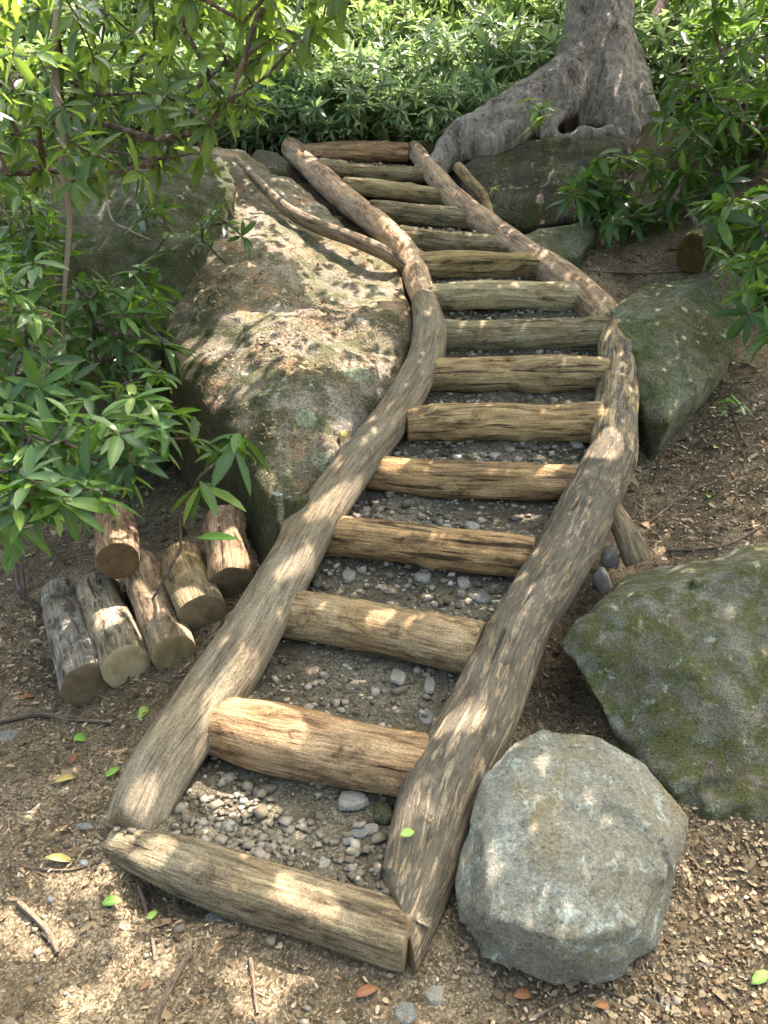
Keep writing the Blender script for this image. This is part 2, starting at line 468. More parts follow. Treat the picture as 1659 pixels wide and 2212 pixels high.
RAIL_L = [(276, 1802, 60), (310, 1735, 66), (350, 1656, 70), (440, 1525, 68), (526, 1400, 64), (609, 1255, 55), (668, 1150, 50), (755, 1022, 45), (848, 900, 41), (912, 790, 39), (928, 715, 36), (915, 650, 28)]
RAIL_LU = [(920, 662, 27), (900, 600, 29), (880, 552, 29), (832, 500, 28), (757, 440, 27), (695, 385, 26), (628, 320, 23)]
RAIL_R = [(862, 2000, 70), (905, 1885, 80), (952, 1715, 86), (1035, 1556, 80), (1080, 1450, 72), (1122, 1356, 65), (1213, 1206, 64), (1268, 1100, 62), (1322, 985, 54)]
RAIL_RM = [(1323, 1000, 52), (1330, 900, 48), (1338, 800, 45), (1332, 735, 42), (1296, 682, 30)]
RAIL_RU = [(1334, 735, 34), (1305, 685, 36), (1262, 640, 36), (1200, 590, 33), (1130, 545, 30), (1060, 492, 27), (1000, 445, 25), (955, 400, 23), (925, 362, 20), (893, 322, 18)]
def rail(pts, off):
    pp, rr = [], []
    for k, (x, y, r) in enumerate(pts):
        o = off[0]+(off[1]-off[0])*k/(len(pts)-1)
        w = PS(x, y, o); pp.append(w); rr.append(r*depth(w)/F)
    return pp, rr
def rail_by_y(pts, a, b):
    # upper pieces sit near eye level: lay them by distance instead of by plane
    pp, rr = [], []
    for (x, y, r) in pts:
        w = PS(x, y, .02)
        pp.append(w); rr.append(r*depth(w)/F)
    return pp, rr
railL = rail(RAIL_L, (-.05, .05)); railL[0][0][2] -= .02; railR = rail(RAIL_R, (.03, .04)); railRM = rail(RAIL_RM, (.04, .04))
def row_depth(py):
    ys = [1940, 1612, 1360, 1178, 1030, 916, 811, 720, 641, 576, 518, 467, 414, 370, 329, 290]
    return float(np.interp(-py, [-v for v in ys], [2*(1+.151*i) for i in range(16)]))
def rail_d(pts):
    pp = [P(x, y, row_depth(y)) for (x, y, r) in pts]
    return pp, [r*depth(w)/F for (x, y, r), w in zip(pts, pp)]
railLU = rail_d(RAIL_LU); railRU = rail_d(RAIL_RU)
railRM = rail_d(RAIL_RM)
for k, f in ((-1, 1.0), (-2, .6), (-3, .25)):   # the thick log ends flush with the mottled one
    x, y, r = RAIL_R[k]; railR[0][k] = railR[0][k]*(1-f)+P(x, y, row_depth(y))*f

# side lines of the stair for the terrain
_l = sorted([(p[1], p[0]) for p in railL[0]+railLU[0]]); _r = sorted([(p[1], p[0]) for p in railR[0]+railRM[0]+railRU[0]])
def xl(y): return np.interp(y, [a for a, b in _l], [b for a, b in _l])
def xr(y): return np.interp(y, [a for a, b in _r], [b for a, b in _r])
def S(y):
    return np.interp(y, [-60, 1.25, 1.5, 6.9, 7.6, 9.5, 13, 20, 60], [-.5, -.01, .05, 2.09, 2.2, 2.5, 3.6, 7.5, 26.0])
def G0(x, y):
    s = S(y)
    a, b = xl(y), xr(y)
    dl = np.clip(a-x, 0, 99); dr = np.clip(x-b, 0, 99)
    low = sm(1.5, 2.4, y)
    hi = 1-sm(6.2, 7.4, y)
    g = s - .13*low*hi - .09*sm(1.42, 1.56, y)*(1-sm(1.9, 2.5, y))*sm(-.02, .1, x-a)*sm(-.02, .1, b-x)
    g = g - hi*low*(.14*sm(0, .35, dl) + .45*sm(.3, 1.6, dl))
    g = g + hi*low*(.10*sm(.1, .6, dr) + .16*np.clip(dr-.4, 0, 2.5)) - .06*sm(.0, .2, dr)*hi*low
    g = np.maximum(g, s*0-.02) if True else g
    g = g + .25*sm(4.0, 6.5, y)*sm(1.2, 2.2, dr)*(1-sm(7.5, 9, y))
    g = g - .42*np.exp(-(((x-DIP[0])/.62)**2+((y-DIP[1])/.5)**2))
    return g
def G(x, y):
    x = float(x); y = float(y)
    g = float(G0(x, y))
    if -5 < x < 5 and -1 < y < 10:
        g += .035*nz((x, y, 0), 1.7, 3) + .018*nz((x, y, 0), 5, 8) + .009*nz((x, y, 0), 14, 1)
        # hollow of dark earth dug out under the shrubs on the right
        hx, hy, _ = HOLE
        g -= .16*math.exp(-(((x-hx)/.26)**2+((y-hy)/.2)**2))
    else:
        g += .25*nz((x, y, 0), .25, 3)
    return g
HOLE = PS(1400, 520, .1)
DIP = P(1240, 470, 5.75)
def PG(px, py, h=0.0):
    r = ray(px, py); t = .8; prev = t
    while t < 60:
        p = C0+r*t
        if p[2]-h < G(p[0], p[1]):
            lo, hi = prev, t
            for _ in range(18):
                m = (lo+hi)/2; p = C0+r*m
                if p[2]-h < G(p[0], p[1]): hi = m
                else: lo = m
            return C0+r*hi
        prev = t; t += .04
    return C0+r*40
def rebase(o, p):
    """move the object's origin to p without moving its shape"""
    p = [float(c) for c in p]
    o.data.transform(Matrix.Translation((-p[0], -p[1], -p[2])))
    o.location = p
    return o

# ------------------------------------------------------------------ ground
def axis_vals(a, b, d, lo, hi, grow=1.18):
    v = list(np.arange(a, b+1e-6, d))
    s = d
    while v[-1] < hi: s *= grow; v.append(v[-1]+s)
    s = d
    while v[0] > lo: s *= grow; v.insert(0, v[0]-s)
    return np.array(v)
XS = axis_vals(-2.4, 3.2, .035, -70, 70); YS = axis_vals(.7, 7.6, .035, -50, 60)
V = [(x, y, G(x, y)) for y in YS for x in XS]
nx = len(XS)
Q = [(j*nx+i, j*nx+i+1, (j+1)*nx+i+1, (j+1)*nx+i) for j in range(len(YS)-1) for i in range(nx-1)]
ground = link('ground', mesh_arrays('ground', V, Q), M['ground'])
tag(ground, kind='structure')

# ------------------------------------------------------------------ treads: packed gravel behind each step log
V, Q = [], []
tread_pts = []
for i in range(len(step_ends)):
    A, B, ra, rb = step_ends[i]
    if i+1 < len(step_ends):
        A2, B2 = step_ends[i+1][0], step_ends[i+1][1]
    else:
        A2, B2 = A+np.array([0, .5, .06]), B+np.array([0, .5, .06])
    nu, nv = 26, 12
    b0 = len(V)
    for v in range(nv+1):
        for u in range(nu+1):
            fu, fv = -.06+1.12*u/nu, v/nv
            a = A+(B-A)*fu; b = A2+(B2-A2)*fu
            p = a+(b-a)*fv
            # height: just below the top of this log, dipping where feet tread, rising to the next
            z = a[2]+ .052 + (.006*(1-fv)**3 if i == 0 else 0) + .022*fv - .02*math.sin(fv*3.14) + .016*nz((p[0], p[1], i), 6, 2) + .008*nz((p[0], p[1], i), 17, 4)
            V.append((p[0], p[1], z)); tread_pts.append((p[0], p[1], z, i, fu, fv))
    for v in range(nv):
        for u in range(nu):
            k = b0+v*(nu+1)+u
            Q.append((k, k+1, k+nu+2, k+nu+1))
path = link('path', mesh_arrays('path', V, Q), M['tread'])
tag(path, kind='structure')

# ------------------------------------------------------------------ step logs
STEP_INFO = [
 ('step_dark', (1.1, 1.05, .95), 'lowest step log, weathered grey brown, its sunlit end lying on the ground'),
 ('step_pale', (1.0, .86, .7), 'thick smooth tan step log with a sun patch, second from the bottom'),
 ('step_pale', (.95, .88, .72), 'smooth pale brown step log, bare of bark, third from the bottom'),
 ('step_tan', (1.05, .95, .85), 'yellow brown step log with long black gashes in its face, fourth from the bottom'),
 ('step_tan', (.98, .9, .82), 'ochre step log with dark gouges, just below the joint of the thick right side rail'),
 ('step_tan', (1.0, 1.0, .95), 'golden brown step log with a sawn end showing, sixth from the bottom'),
 ('step_tan', (.95, .98, .95), 'tan step log with a rotten dark lower edge, seventh from the bottom'),
 ('step_grey', (.88, .86, .78), 'flat grey green step log with fine straight grain, eighth from the bottom'),
 ('step_grey', (1.27, 1.27, 1.13), 'pale grey step log with lichen white top, level with the joint in the left rail'),
 ('step_tan', (.85, .92, .85), 'brown step log with a long dark hollow in its underside, tenth from the bottom'),
 ('step_grey', (1.1, 1.05, .95), 'thin speckled step log against the bend of the upper left rail, fifth from the top'),
 ('step_dark', (1.15, 1.15, 1.05), 'dark mottled thin step log, fourth from the top of the stair'),
 ('step_grey', (1.1, 1.05, .9), 'thin grey tan step log, third from the top of the stair'),
 ('step_grey', (1.0, .95, .85), 'narrow shaded step log right under the topmost one'),
 ('step_pale', (1.15, .95, .8), 'topmost step log, pinkish tan, lying against the thicket at the head of the stair')]
SHAPE = [(.8, 1.05, 1.03, 1.0), (.95, 1.1, .97, 1.0), (1.04, .96, 1.0, .98), (1.0, .95, 1.03, .96), (1.0, 1.0, 1.04, .94), (.97, 1.03, .96, 1.03), (1.0, .96, 1.05, .98), (1, 1, 1.02, 1), (.94, 1.05, 1.02, 1.06), (1.0, 1.04, .97, 1.03), (1.06, .96, 1.0, .96), (1.0, 1.05, .98, 1.0), (.95, 1.03, 1.0, 1.04), (1.05, .96, 1.02, .97), (.94, 1.02, 1.04, .92)]
for i, (A, B, ra, rb) in enumerate(step_ends):
    mk, colr, lab = STEP_INFO[i]
    d = unit(B-A)
    sag = np.array([0, (-.016, .014, .008, -.01)[i % 4], (.009, -.011, .007)[i % 3]])
    m1, m2 = A+(B-A)*.33+sag, A+(B-A)*.68+sag*.6
    rm = (ra+rb)/2
    if i == 1: m1 = m1+np.array([-.0, -.015, .006]); rm *= 1.02
    me, r0, r1, t0, t1 = log_mesh('step_log', [A, m1, m2, B], [ra*SHAPE[i][0], rm*SHAPE[i][1], rm*SHAPE[i][2], rb*SHAPE[i][3]], seed=i*2.7+1, ring=34, lump=.085, groove=.045, step=.018, knots=2)
    o = link('step_log', me, M[mk])
    o.color = (*colr, 1)
    rebase(o, A+(B-A)/2-np.array([0, 0, rm]))
    tag(o, lab, 'step log', 'step logs of the stair')
    cap = link('cut_end', cap_mesh('cut_end', r0, -d, i), M['cut'], o)
    cap.color = (1, 1, 1, 1)
    cap2 = link('cut_end', cap_mesh('cut_end', r1[::-1], d, i+.5), M['cut'], o)
A, B = step_ends[14][0], step_ends[14][1]
me, r0, r1, t0, t1 = log_mesh('step_log', [P(888, 318, 6.33), P(925, 319, 6.38), P(965, 322, 6.4)], [.05, .055, .05], seed=77, lump=.08)
o = link('step_log', me, M['step_grey']); o.color = (1.1, 1, .9, 1); rebase(o, P(925, 330, 6.35))
tag(o, 'short thin log wedged between the topmost step and the root of the large tree', 'log')
link('cut_end', cap_mesh('cut_end', r1[::-1], t1, 3), M['cut'], o)

# ------------------------------------------------------------------ side rails
def make_rail(data, mk, lab, seed, colr=(1, 1, 1), lump=.05, groove=.02, knots=2, cut0=None, cut1=None, ring=40):
    pp, rr = data
    me, r0, r1, t0, t1 = log_mesh('side_rail', pp, rr, seed=seed, ring=ring, lump=lump, groove=groove, step=.02, knots=knots, cut0=cut0, cut1=cut1)
    o = link('side_rail', me, M[mk]); o.color = (*colr, 1)
    rebase(o, pp[0]-np.array([0, 0, rr[0]]))
    tag(o, lab, 'side rail', 'side rails of the stair')
    link('cut_end', cap_mesh('cut_end', r0, -unit(t0), seed), M['cut'], o)
    link('cut_end', cap_mesh('cut_end', r1[::-1], unit(t1), seed+1), M['cut'], o)
    return o
make_rail(railL, 'rail_left', 'long smooth grey brown log curving along the firewood pile and the big sunlit boulder', 3.3, lump=.045, groove=.012, knots=3, cut0=(-.3, -.93, -.1))
make_rail(railLU, 'rail_upper', 'upper pale pinkish log lying on top of the sunlit boulder, with a rounded top end', 9.1, (1.1, .98, .88), lump=.05, groove=.012)
make_rail(railR, 'rail_bark', 'thick log with streaky half peeled bark beside the pale grey boulder', 14.2, lump=.03, groove=.02, knots=2, cut0=(-.93, -.36, 0), ring=48)
make_rail(railRM, 'rail_mott', 'short mottled cream and grey log against the green angular boulder', 21.5, (1.05, 1, .92), lump=.05)
make_rail(railRU, 'rail_upper', 'thin lichen speckled log running up from the green angular boulder to the tree root', 27.7, (1.0, .94, .88), lump=.06)

# thin fallen log on the big boulder
pp = [P(510, 340, 5.5), P(560, 395, 5.15), P(620, 452, 4.9), P(690, 490, 4.78), P(770, 520, 4.68), P(845, 556, 4.6), P(892, 596, 4.74)]
me, r0, r1, t0, t1 = log_mesh('fallen_branch', pp, [.02, .03, .038, .046, .044, .04, .036], seed=41, ring=20, lump=.07)
o = link('fallen_branch', me, M['rail_upper']); o.color = (.6, .58, .54, 1); rebase(o, pp[3]-np.array([0, 0, .06]))
tag(o, 'thin bent grey branch lying on the sunlit boulder beside the upper rail', 'fallen branch')
link('cut_end', cap_mesh('cut_end', r0, -unit(t0), 5), M['cut'], o)

# ------------------------------------------------------------------ firewood pile
PILE = [ # front end centre px, radius px, back end px, radius px, label
 ((188, 1482), 57, (118, 1232), 40, 'long firewood log with scaly grey bark, outermost of the row beside the stair', 'cut', (.95, .95, .95)),
 ((272, 1440), 56, (212, 1275), 46, 'firewood log with a pale yellow sawn end and small dark knot, second of the row', 'cut_pale', (1, 1, 1)),
 ((375, 1412), 50, (305, 1225), 42, 'firewood log whose sawn end is split flat, between the knotted log and the smooth one', 'cut_pale', (.85, .85, .8)),
 ((438, 1330), 54, (392, 1210), 44, 'smooth brown firewood log with dark round end, lying nearest the left rail', 'cut', (.9, .9, .9)),
 ((503, 1262), 52, (487, 1130), 46, 'speckled firewood log farthest back, half hidden by the left rail', 'cut', (.8, .8, .8))]
pile_w = []
for k, (f, rf, b, rb, lab, cm, colr) in enumerate(PILE):
    w = PG(f[0], f[1]+rf); dpt = depth(w)
    r1_ = rf*dpt/F
    A = P(f[0], f[1], dpt+r1_*.35)
    r = ray(*b)
    # the log lies on the ground: find the back end r above it
    r2 = rb*dpt*1.2/F
    B = PG(b[0], b[1], r2*.9)
    if np.linalg.norm(B-A) > .8: B = A+unit(B-A)*.8
    me, q0, q1, t0, t1 = log_mesh('firewood_log', [A, A+(B-A)*.35+np.array([.004, 0, .0]), A+(B-A)*.7+np.array([-.008, 0, .004]), B], [r1_, r1_*.98, r1_*.95, r2], seed=50+k*3.3, ring=30, lump=.07, groove=.035, step=.015, knots=2)
    o = link('firewood_log', me, M['bark_log'] if k != 3 else M['step_grey'])
    o.color = ((1, 1, 1, 1), (1.15, 1.08, .95, 1), (1.2, 1.02, .85, 1), (1.0, .9, .8, 1), (1.15, .9, .7, 1))[k]
    rebase(o, (A+B)/2-np.array([0, 0, r1_]))
    tag(o, lab, 'firewood log', 'firewood logs beside the stair')
    c = link('cut_end', cap_mesh('cut_end', q0, -unit(t0), 60+k), M[cm], o); c.color = (*colr, 1)
    link('cut_end', cap_mesh('cut_end', q1[::-1], unit(t1), 70+k), M['cut'], o)
    pile_w.append((A, B, r1_))
# the sixth rests on the second and third
dtop = (depth(pile_w[1][0])+depth(pile_w[2][1]))/2 + .08
A = P(255, 1212, dtop-.10); B = P(248, 1118, dtop+.24)
me, q0, q1, t0, t1 = log_mesh('firewood_log', [A, (A+B)/2, B], [.088, .09, .086], seed=81, ring=30, lump=.05, groove=.03, step=.014)
o = link('firewood_log', me, M['bark_log']); o.color = (1.25, .98, .8, 1); rebase(o, (A+B)/2-np.array([0, 0, .088]))
tag(o, 'thick firewood log resting crosswise on top of the others, its dark end facing out', 'firewood log', 'firewood logs beside the stair')
c = link('cut_end', cap_mesh('cut_end', q0, -unit(t0), 66), M['cut'], o); c.color = (.7, .66, .6, 1)
link('cut_end', cap_mesh('cut_end', q1[::-1], unit(t1), 77), M['cut'], o)

# ------------------------------------------------------------------ boulders
def boulder(name, pts, mat, lab, vox=.03, smooth=3, amp=.03, seed=0, facet=.0, group='boulders around the stair', cat='boulder'):
    bm = bmesh.new()
    for p in pts: bm.verts.new([float(c) for c in p])
    res = bmesh.ops.convex_hull(bm, input=bm.verts[:])
    junk = [g for g in res['geom_interior'] if isinstance(g, bmesh.types.BMVert)] + [g for g in res['geom_unused'] if isinstance(g, bmesh.types.BMVert)]
    bmesh.ops.delete(bm, geom=list(set(junk)), context='VERTS')
    bmesh.ops.recalc_face_normals(bm, faces=bm.faces[:])
    me = D.meshes.new(name); bm.to_mesh(me); bm.free()
    o = D.objects.new(name, me); COL.objects.link(o)
    md = o.modifiers.new('r', 'REMESH'); md.mode = 'VOXEL'; md.voxel_size = vox
    ms = o.modifiers.new('s', 'SMOOTH'); ms.iterations = smooth; ms.factor = .5
    dg = bpy.context.evaluated_depsgraph_get()
    me2 = D.meshes.new_from_object(o.evaluated_get(dg))
    o.modifiers.clear(); o.data = me2; D.meshes.remove(me); me2.name = name
    n = len(me2.vertices)
    co = np.empty(n*3, np.float32); me2.vertices.foreach_get('co', co); co = co.reshape(-1, 3)
    no = np.empty(n*3, np.float32); me2.vertex_normals.foreach_get('vector', no); no = no.reshape(-1, 3)
    for i in range(n):
        c = co[i]
        s = amp*1.2*nz(c, 2.1, seed)+amp*.6*nz(c, 5.5, seed+3)+amp*.28*nz(c, 14, seed+7)+amp*.12*nz(c, 36, seed+9)
        if facet:
            cell = noise.cell(Vector((c[0]*4+seed+nz(c, 6, 1)*.6, c[1]*4+nz(c, 6, 2)*.6, c[2]*5)))
            s += facet*(cell-.5)
        co[i] = c+no[i]*s
    me2.vertices.foreach_set('co', co.ravel()); me2.update()
    me2.materials.clear(); me2.materials.append(M[mat])
    me2.polygons.foreach_set('use_smooth', [True]*len(me2.polygons))
    base = co.mean(axis=0); base[2] = co[:, 2].min()
    rebase(o, base)
    tag(o, lab, cat, group)
    return o
def H(l):
    return [P(*a) for a in l]
def under(p, z, dx=0, dy=0):
    return np.array([p[0]+dx, p[1]+dy, z])
# big sunlit boulder
A_ = H([(868, 575, 4.74), (892, 640, 4.42), (886, 720, 4.12), (866, 840, 3.74), (750, 985, 3.38), (612, 1150, 3.04), (575, 345, 6.3), (640, 420, 5.75), (330, 314, 5.8), (250, 330, 5.5), (390, 640, 4.2), (372, 790, 3.82), (490, 910, 3.42), (545, 1010, 3.22), (270, 480, 4.9), (650, 620, 4.55), (505, 320, 5.9), (425, 480, 4.72), (620, 868, 3.4), (745, 795, 3.66)])
A_ += [under(A_[2], .5), under(A_[4], .2), under(A_[5], .2, -.03), under(A_[11], .15, .05, .0), under(A_[9], .8), under(A_[12], .15), under(A_[8], 1.0), under(A_[6], 1.2), under(A_[14], .4, 0, .1)]
ROCK_BIG = dict(name='boulder', pts=A_, mat='rock_big', vox=.035, smooth=5, amp=.05, seed=4)
lc = P(770, 800, 3.75)
M['rock_big'] = M['rock_green']
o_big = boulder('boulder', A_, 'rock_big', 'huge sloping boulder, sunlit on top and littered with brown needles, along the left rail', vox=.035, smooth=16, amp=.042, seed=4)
# shaded mossy boulder leaning on it
B_ = H([(130, 338, 4.7), (330, 304, 4.95), (470, 330, 5.05), (520, 395, 4.85), (480, 470, 4.6), (425, 560, 4.3), (378, 650, 4.08), (230, 820, 3.9), (110, 640, 4.2), (105, 450, 4.5), (300, 430, 4.42), (270, 600, 4.15)])
B_ += [under(B_[7], .2), under(B_[8], .3), under(B_[0], .7), P(330, 330, 5.6), P(470, 350, 5.6), under(B_[6], .4, .05, .1)]
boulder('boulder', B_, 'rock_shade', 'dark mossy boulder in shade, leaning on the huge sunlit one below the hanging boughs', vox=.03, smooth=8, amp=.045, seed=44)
# pale boulder lower right
B_ = H([(1170, 1575, 2.12), (1290, 1592, 2.12), (1385, 1650, 2.1), (1440, 1715, 2.06), (1480, 1770, 2.02), (1458, 1850, 1.96), (1448, 1940, 1.91), (1425, 2055, 1.86), (1330, 2118, 1.8), (1205, 2150, 1.78), (1110, 2105, 1.8), (1030, 2075, 1.83), (982, 1985, 1.89), (974, 1905, 1.94), (1004, 1790, 2.0), (1040, 1675, 2.07), (1105, 1612, 2.1),
   (1110, 1680, 1.99), (1360, 1710, 1.98), (1420, 1830, 1.88), (1375, 2010, 1.75), (1215, 2040, 1.71), (1050, 1985, 1.77), (1050, 1830, 1.86), (1210, 1850, 1.8)])
B_ += [P(1150, 1560, 2.4)-np.array([0, 0, .15]), P(1400, 1640, 2.4)-np.array([0, 0, .15]), P(1050, 1680, 2.3)-np.array([0, 0, .3]), P(1440, 1800, 2.2)-np.array([0, 0, .3])]
boulder('boulder', B_, 'rock_light', 'pale grey boulder with rust stains and white lichen, at the foot of the thick log', vox=.012, smooth=2, amp=.014, seed=9, facet=.009)
# mossy boulder behind it
B_ = H([(1195, 1390, 2.5), (1252, 1330, 2.5), (1335, 1288, 2.5), (1480, 1240, 2.52), (1620, 1212, 2.52), (1900, 1185, 2.55), (1235, 1450, 2.42), (1300, 1560, 2.35), (1425, 1640, 2.28), (1505, 1750, 2.2), (1660, 1790, 2.17), (1950, 1800, 2.2), (1500, 1400, 2.38), (1700, 1400, 2.37)])
B_ += [P(1400, 1215, 3.0), P(1620, 1180, 3.1), P(1900, 1150, 3.1), under(P(1400, 1280, 3.2), .2), under(P(1900, 1250, 3.4), .2), under(B_[9], -.1, 0, .1), under(B_[11], -.1, 0, .1), under(B_[7], .2, .05, .2)]
boulder('boulder', B_, 'rock_moss', 'large mossy dark boulder behind the pale one, reaching out past the stair', vox=.022, smooth=3, amp=.04, seed=15, facet=.012)
# angular green boulder
B_ = H([(1312, 668, 4.1), (1378, 618, 4.35), (1460, 603, 4.4), (1548, 600, 4.3), (1600, 695, 4.1), (1585, 755, 3.9), (1445, 918, 3.42), (1392, 890, 3.55), (1378, 770, 3.8), (1440, 700, 3.86), (1488, 628, 4.12), (1425, 850, 3.5)])
B_ += [under(B_[6], .5, 0, .2), under(B_[4], .8), under(B_[0], .8, .05), under(B_[2], .9, 0, .2)]
boulder('boulder', B_, 'rock_green', 'angular green boulder wedged against the short mottled log at the bend', vox=.018, smooth=2, amp=.018, seed=22, facet=.006)
# flat stone under the tree
B_ = H([(1105, 520, 5.0), (1160, 494, 5.2), (1282, 472, 5.3), (1292, 500, 5.2), (1255, 552, 4.95), (1180, 572, 4.8), (1130, 550, 4.9)])
B_ += [under(b, b[2]-.25, .0, .1) for b in B_]
boulder('boulder', B_, 'rock_green', 'flat grey stone at the edge of the upper rail, below the tree', vox=.02, smooth=2, amp=.015, seed=28)
# boulder the tree stands on
B_ = H([(985, 372, 6.0), (1045, 330, 6.05), (1190, 300, 5.95), (1340, 300, 5.95), (1420, 350, 6.0), (1400, 430, 5.9), (1260, 478, 5.7), (1130, 495, 5.7), (1045, 470, 5.75), (1000, 415, 5.9), (1200, 390, 5.75)])
B_ += [under(b, 1.2, .02, .5) for b in B_[:6]] + [P(1050, 320, 6.9), P(1400, 320, 6.9)]
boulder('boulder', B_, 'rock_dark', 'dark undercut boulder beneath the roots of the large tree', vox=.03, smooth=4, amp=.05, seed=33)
# small grey rock left of the top
B_ = H([(540, 335, 6.0), (560, 322, 6.05), (602, 328, 6.0), (622, 352, 5.9), (618, 372, 5.85), (560, 392, 5.8)])
B_ += [under(b, b[2]-.2, .0, .15) for b in B_]
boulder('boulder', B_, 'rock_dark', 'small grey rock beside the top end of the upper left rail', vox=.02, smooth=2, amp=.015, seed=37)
# stones by the right rail
for (px, py, w, h, d_, mk, lab) in [(1316, 1205, 20, 34, 2.95, 'stone_pale', 'upright grey stone between the thick log and the mossy boulder'), (1302, 1262, 22, 36, 2.86, 'stone_pale', 'small pale stone tucked above the mossy boulder')]:
    c = P(px, py, d_+.03)
    pts = [c+np.array([w*1.25*d_/F, .045, h*1.2*d_/F])*unit(rng.normal(0, 1, 3))*rng.uniform(.75, 1.1) for _ in range(16)]
    boulder('stone', pts, mk, lab, vox=.007, smooth=1, amp=.006, seed=px, group=None, cat='stone')
# mossy round log end in the bank
pp = [P(1500, 545, 4.75), P(1525, 528, 5.15)]
me, r0, r1, t0, t1 = log_mesh('rotten_log', [pp[0], (pp[0]+pp[1])/2, pp[1]], [.115, .125, .12], seed=95, lump=.1, groove=.05)
o = link('rotten_log', me, M['step_dark']); o.color = (.75, .8, .5, 1); rebase(o, pp[0]-np.array([0, 0, .11]))
tag(o, 'short mossy rotten log with a dark round end in the earth bank', 'rotten log')
c = link('cut_end', cap_mesh('cut_end', r0, -unit(t0), 4), M['cut'], o); c.color = (.35, .38, .25, 1)
# leaning stub by the rail
pp = [P(1322, 1095, 3.05), P(1350, 1150, 2.98), P(1380, 1215, 2.95)]
me, r0, r1, t0, t1 = log_mesh('root_stub', pp, [.035, .045, .055], seed=99, lump=.1, ring=18)
o = link('root_stub', me, M['step_dark']); o.color = (1.1, .95, .8, 1); rebase(o, pp[2])
tag(o, 'leaning brown root stub behind the thick log above the small stones', 'root stub')
# pale root below the tree
pp = [P(990, 362, 5.75), P(1015, 392, 5.6), P(1045, 425, 5.45), P(1062, 475, 5.3)]
me, r0, r1, t0, t1 = log_mesh('bare_root', pp, [.045, .04, .032, .03], seed=103, lump=.1, ring=16)
o = link('bare_root', me, M['rail_upper']); o.color = (.72, .7, .52, 1); rebase(o, pp[3])
tag(o, 'thin pale bare root hanging down beside the upper right rail under the tree', 'root')

# one search tree of everything solid, to stand plants on stones and to find where the sun should land
from mathutils.bvhtree import BVHTree
def solids():
    vs_, fs_ = [], []
    for o in D.objects:
        if o.type != 'MESH' or o.parent is not None: continue
        k = len(vs_)
        vs_ += [o.location+v.co for v in o.data.vertices]
        fs_ += [tuple(i+k for i in p.vertices) for p in o.data.polygons]
    return BVHTree.FromPolygons(vs_, fs_)
SOLID = solids()
def hit(px, py, dflt=4.0):
    h = SOLID.ray_cast(Vector(C0), Vector(ray(px, py)).normalized())
    if h[0] is None: return P(px, py, dflt), np.array([0, 0, 1.0])
    return np.array(h[0]), np.array(h[1])
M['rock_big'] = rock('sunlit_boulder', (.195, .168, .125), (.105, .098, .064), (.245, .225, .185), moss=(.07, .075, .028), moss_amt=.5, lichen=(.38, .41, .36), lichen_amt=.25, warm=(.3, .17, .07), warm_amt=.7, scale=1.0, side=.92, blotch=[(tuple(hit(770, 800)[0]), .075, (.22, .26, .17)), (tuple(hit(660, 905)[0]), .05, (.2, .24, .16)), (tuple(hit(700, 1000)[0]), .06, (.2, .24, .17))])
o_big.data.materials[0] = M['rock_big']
#PART3
# ------------------------------------------------------------------ foliage
def leaves(T, A, n=(6, 9), L=(.09, .14), wl=.3, phi=(50, 100), nseg=3, droop=.35, fold=.22, up=0.0, spread=.0, sag=.15, lvr=(0, 1), seed=None):
    """Whorls of leaves: T tips (k,3), A twig axes (k,3)."""
    T = np.asarray(T, float); A = unit(A); k = len(T)
    cnt = rng.integers(n[0], n[1]+1, k)
    idx = np.repeat(np.arange(k), cnt); N = len(idx)
    order = np.arange(N)-np.repeat(np.cumsum(cnt)-cnt, cnt)
    az = order*2.39996 + np.repeat(rng.uniform(0, 6.28, k), cnt) + rng.normal(0, .25, N)
    a = A[idx]
    ref = np.where(np.abs(a[:, 2:3]) < .9, np.array([[0, 0, 1.0]]), np.array([[1.0, 0, 0]]))
    e1 = unit(np.cross(a, ref)); e2 = np.cross(a, e1)
    ph = np.radians(rng.uniform(phi[0], phi[1], N))
    rad = e1*np.cos(az)[:, None]+e2*np.sin(az)[:, None]
    d = unit(a*np.cos(ph)[:, None]+rad*np.sin(ph)[:, None]+np.array([0, 0, up])+np.array([0, 0, -sag]))
    nn = a + np.array([0, 0, .55]) + rng.normal(0, .22, (N, 3))
    nn = unit(nn - d*np.sum(nn*d, axis=1, keepdims=True))
    s = np.cross(d, nn)
    l = rng.uniform(L[0], L[1], N); w = l*wl*rng.uniform(.85, 1.15, N)
    O = T[idx] - a*(rng.uniform(0, .25, N)*l)[:, None]
    lv1 = rng.uniform(lvr[0], lvr[1], N)*.65 + np.repeat(rng.uniform(lvr[0], lvr[1], k), cnt)*.35
    return leaf_geo(O, d, s, nn, l, w, lv1, nseg, droop, fold)

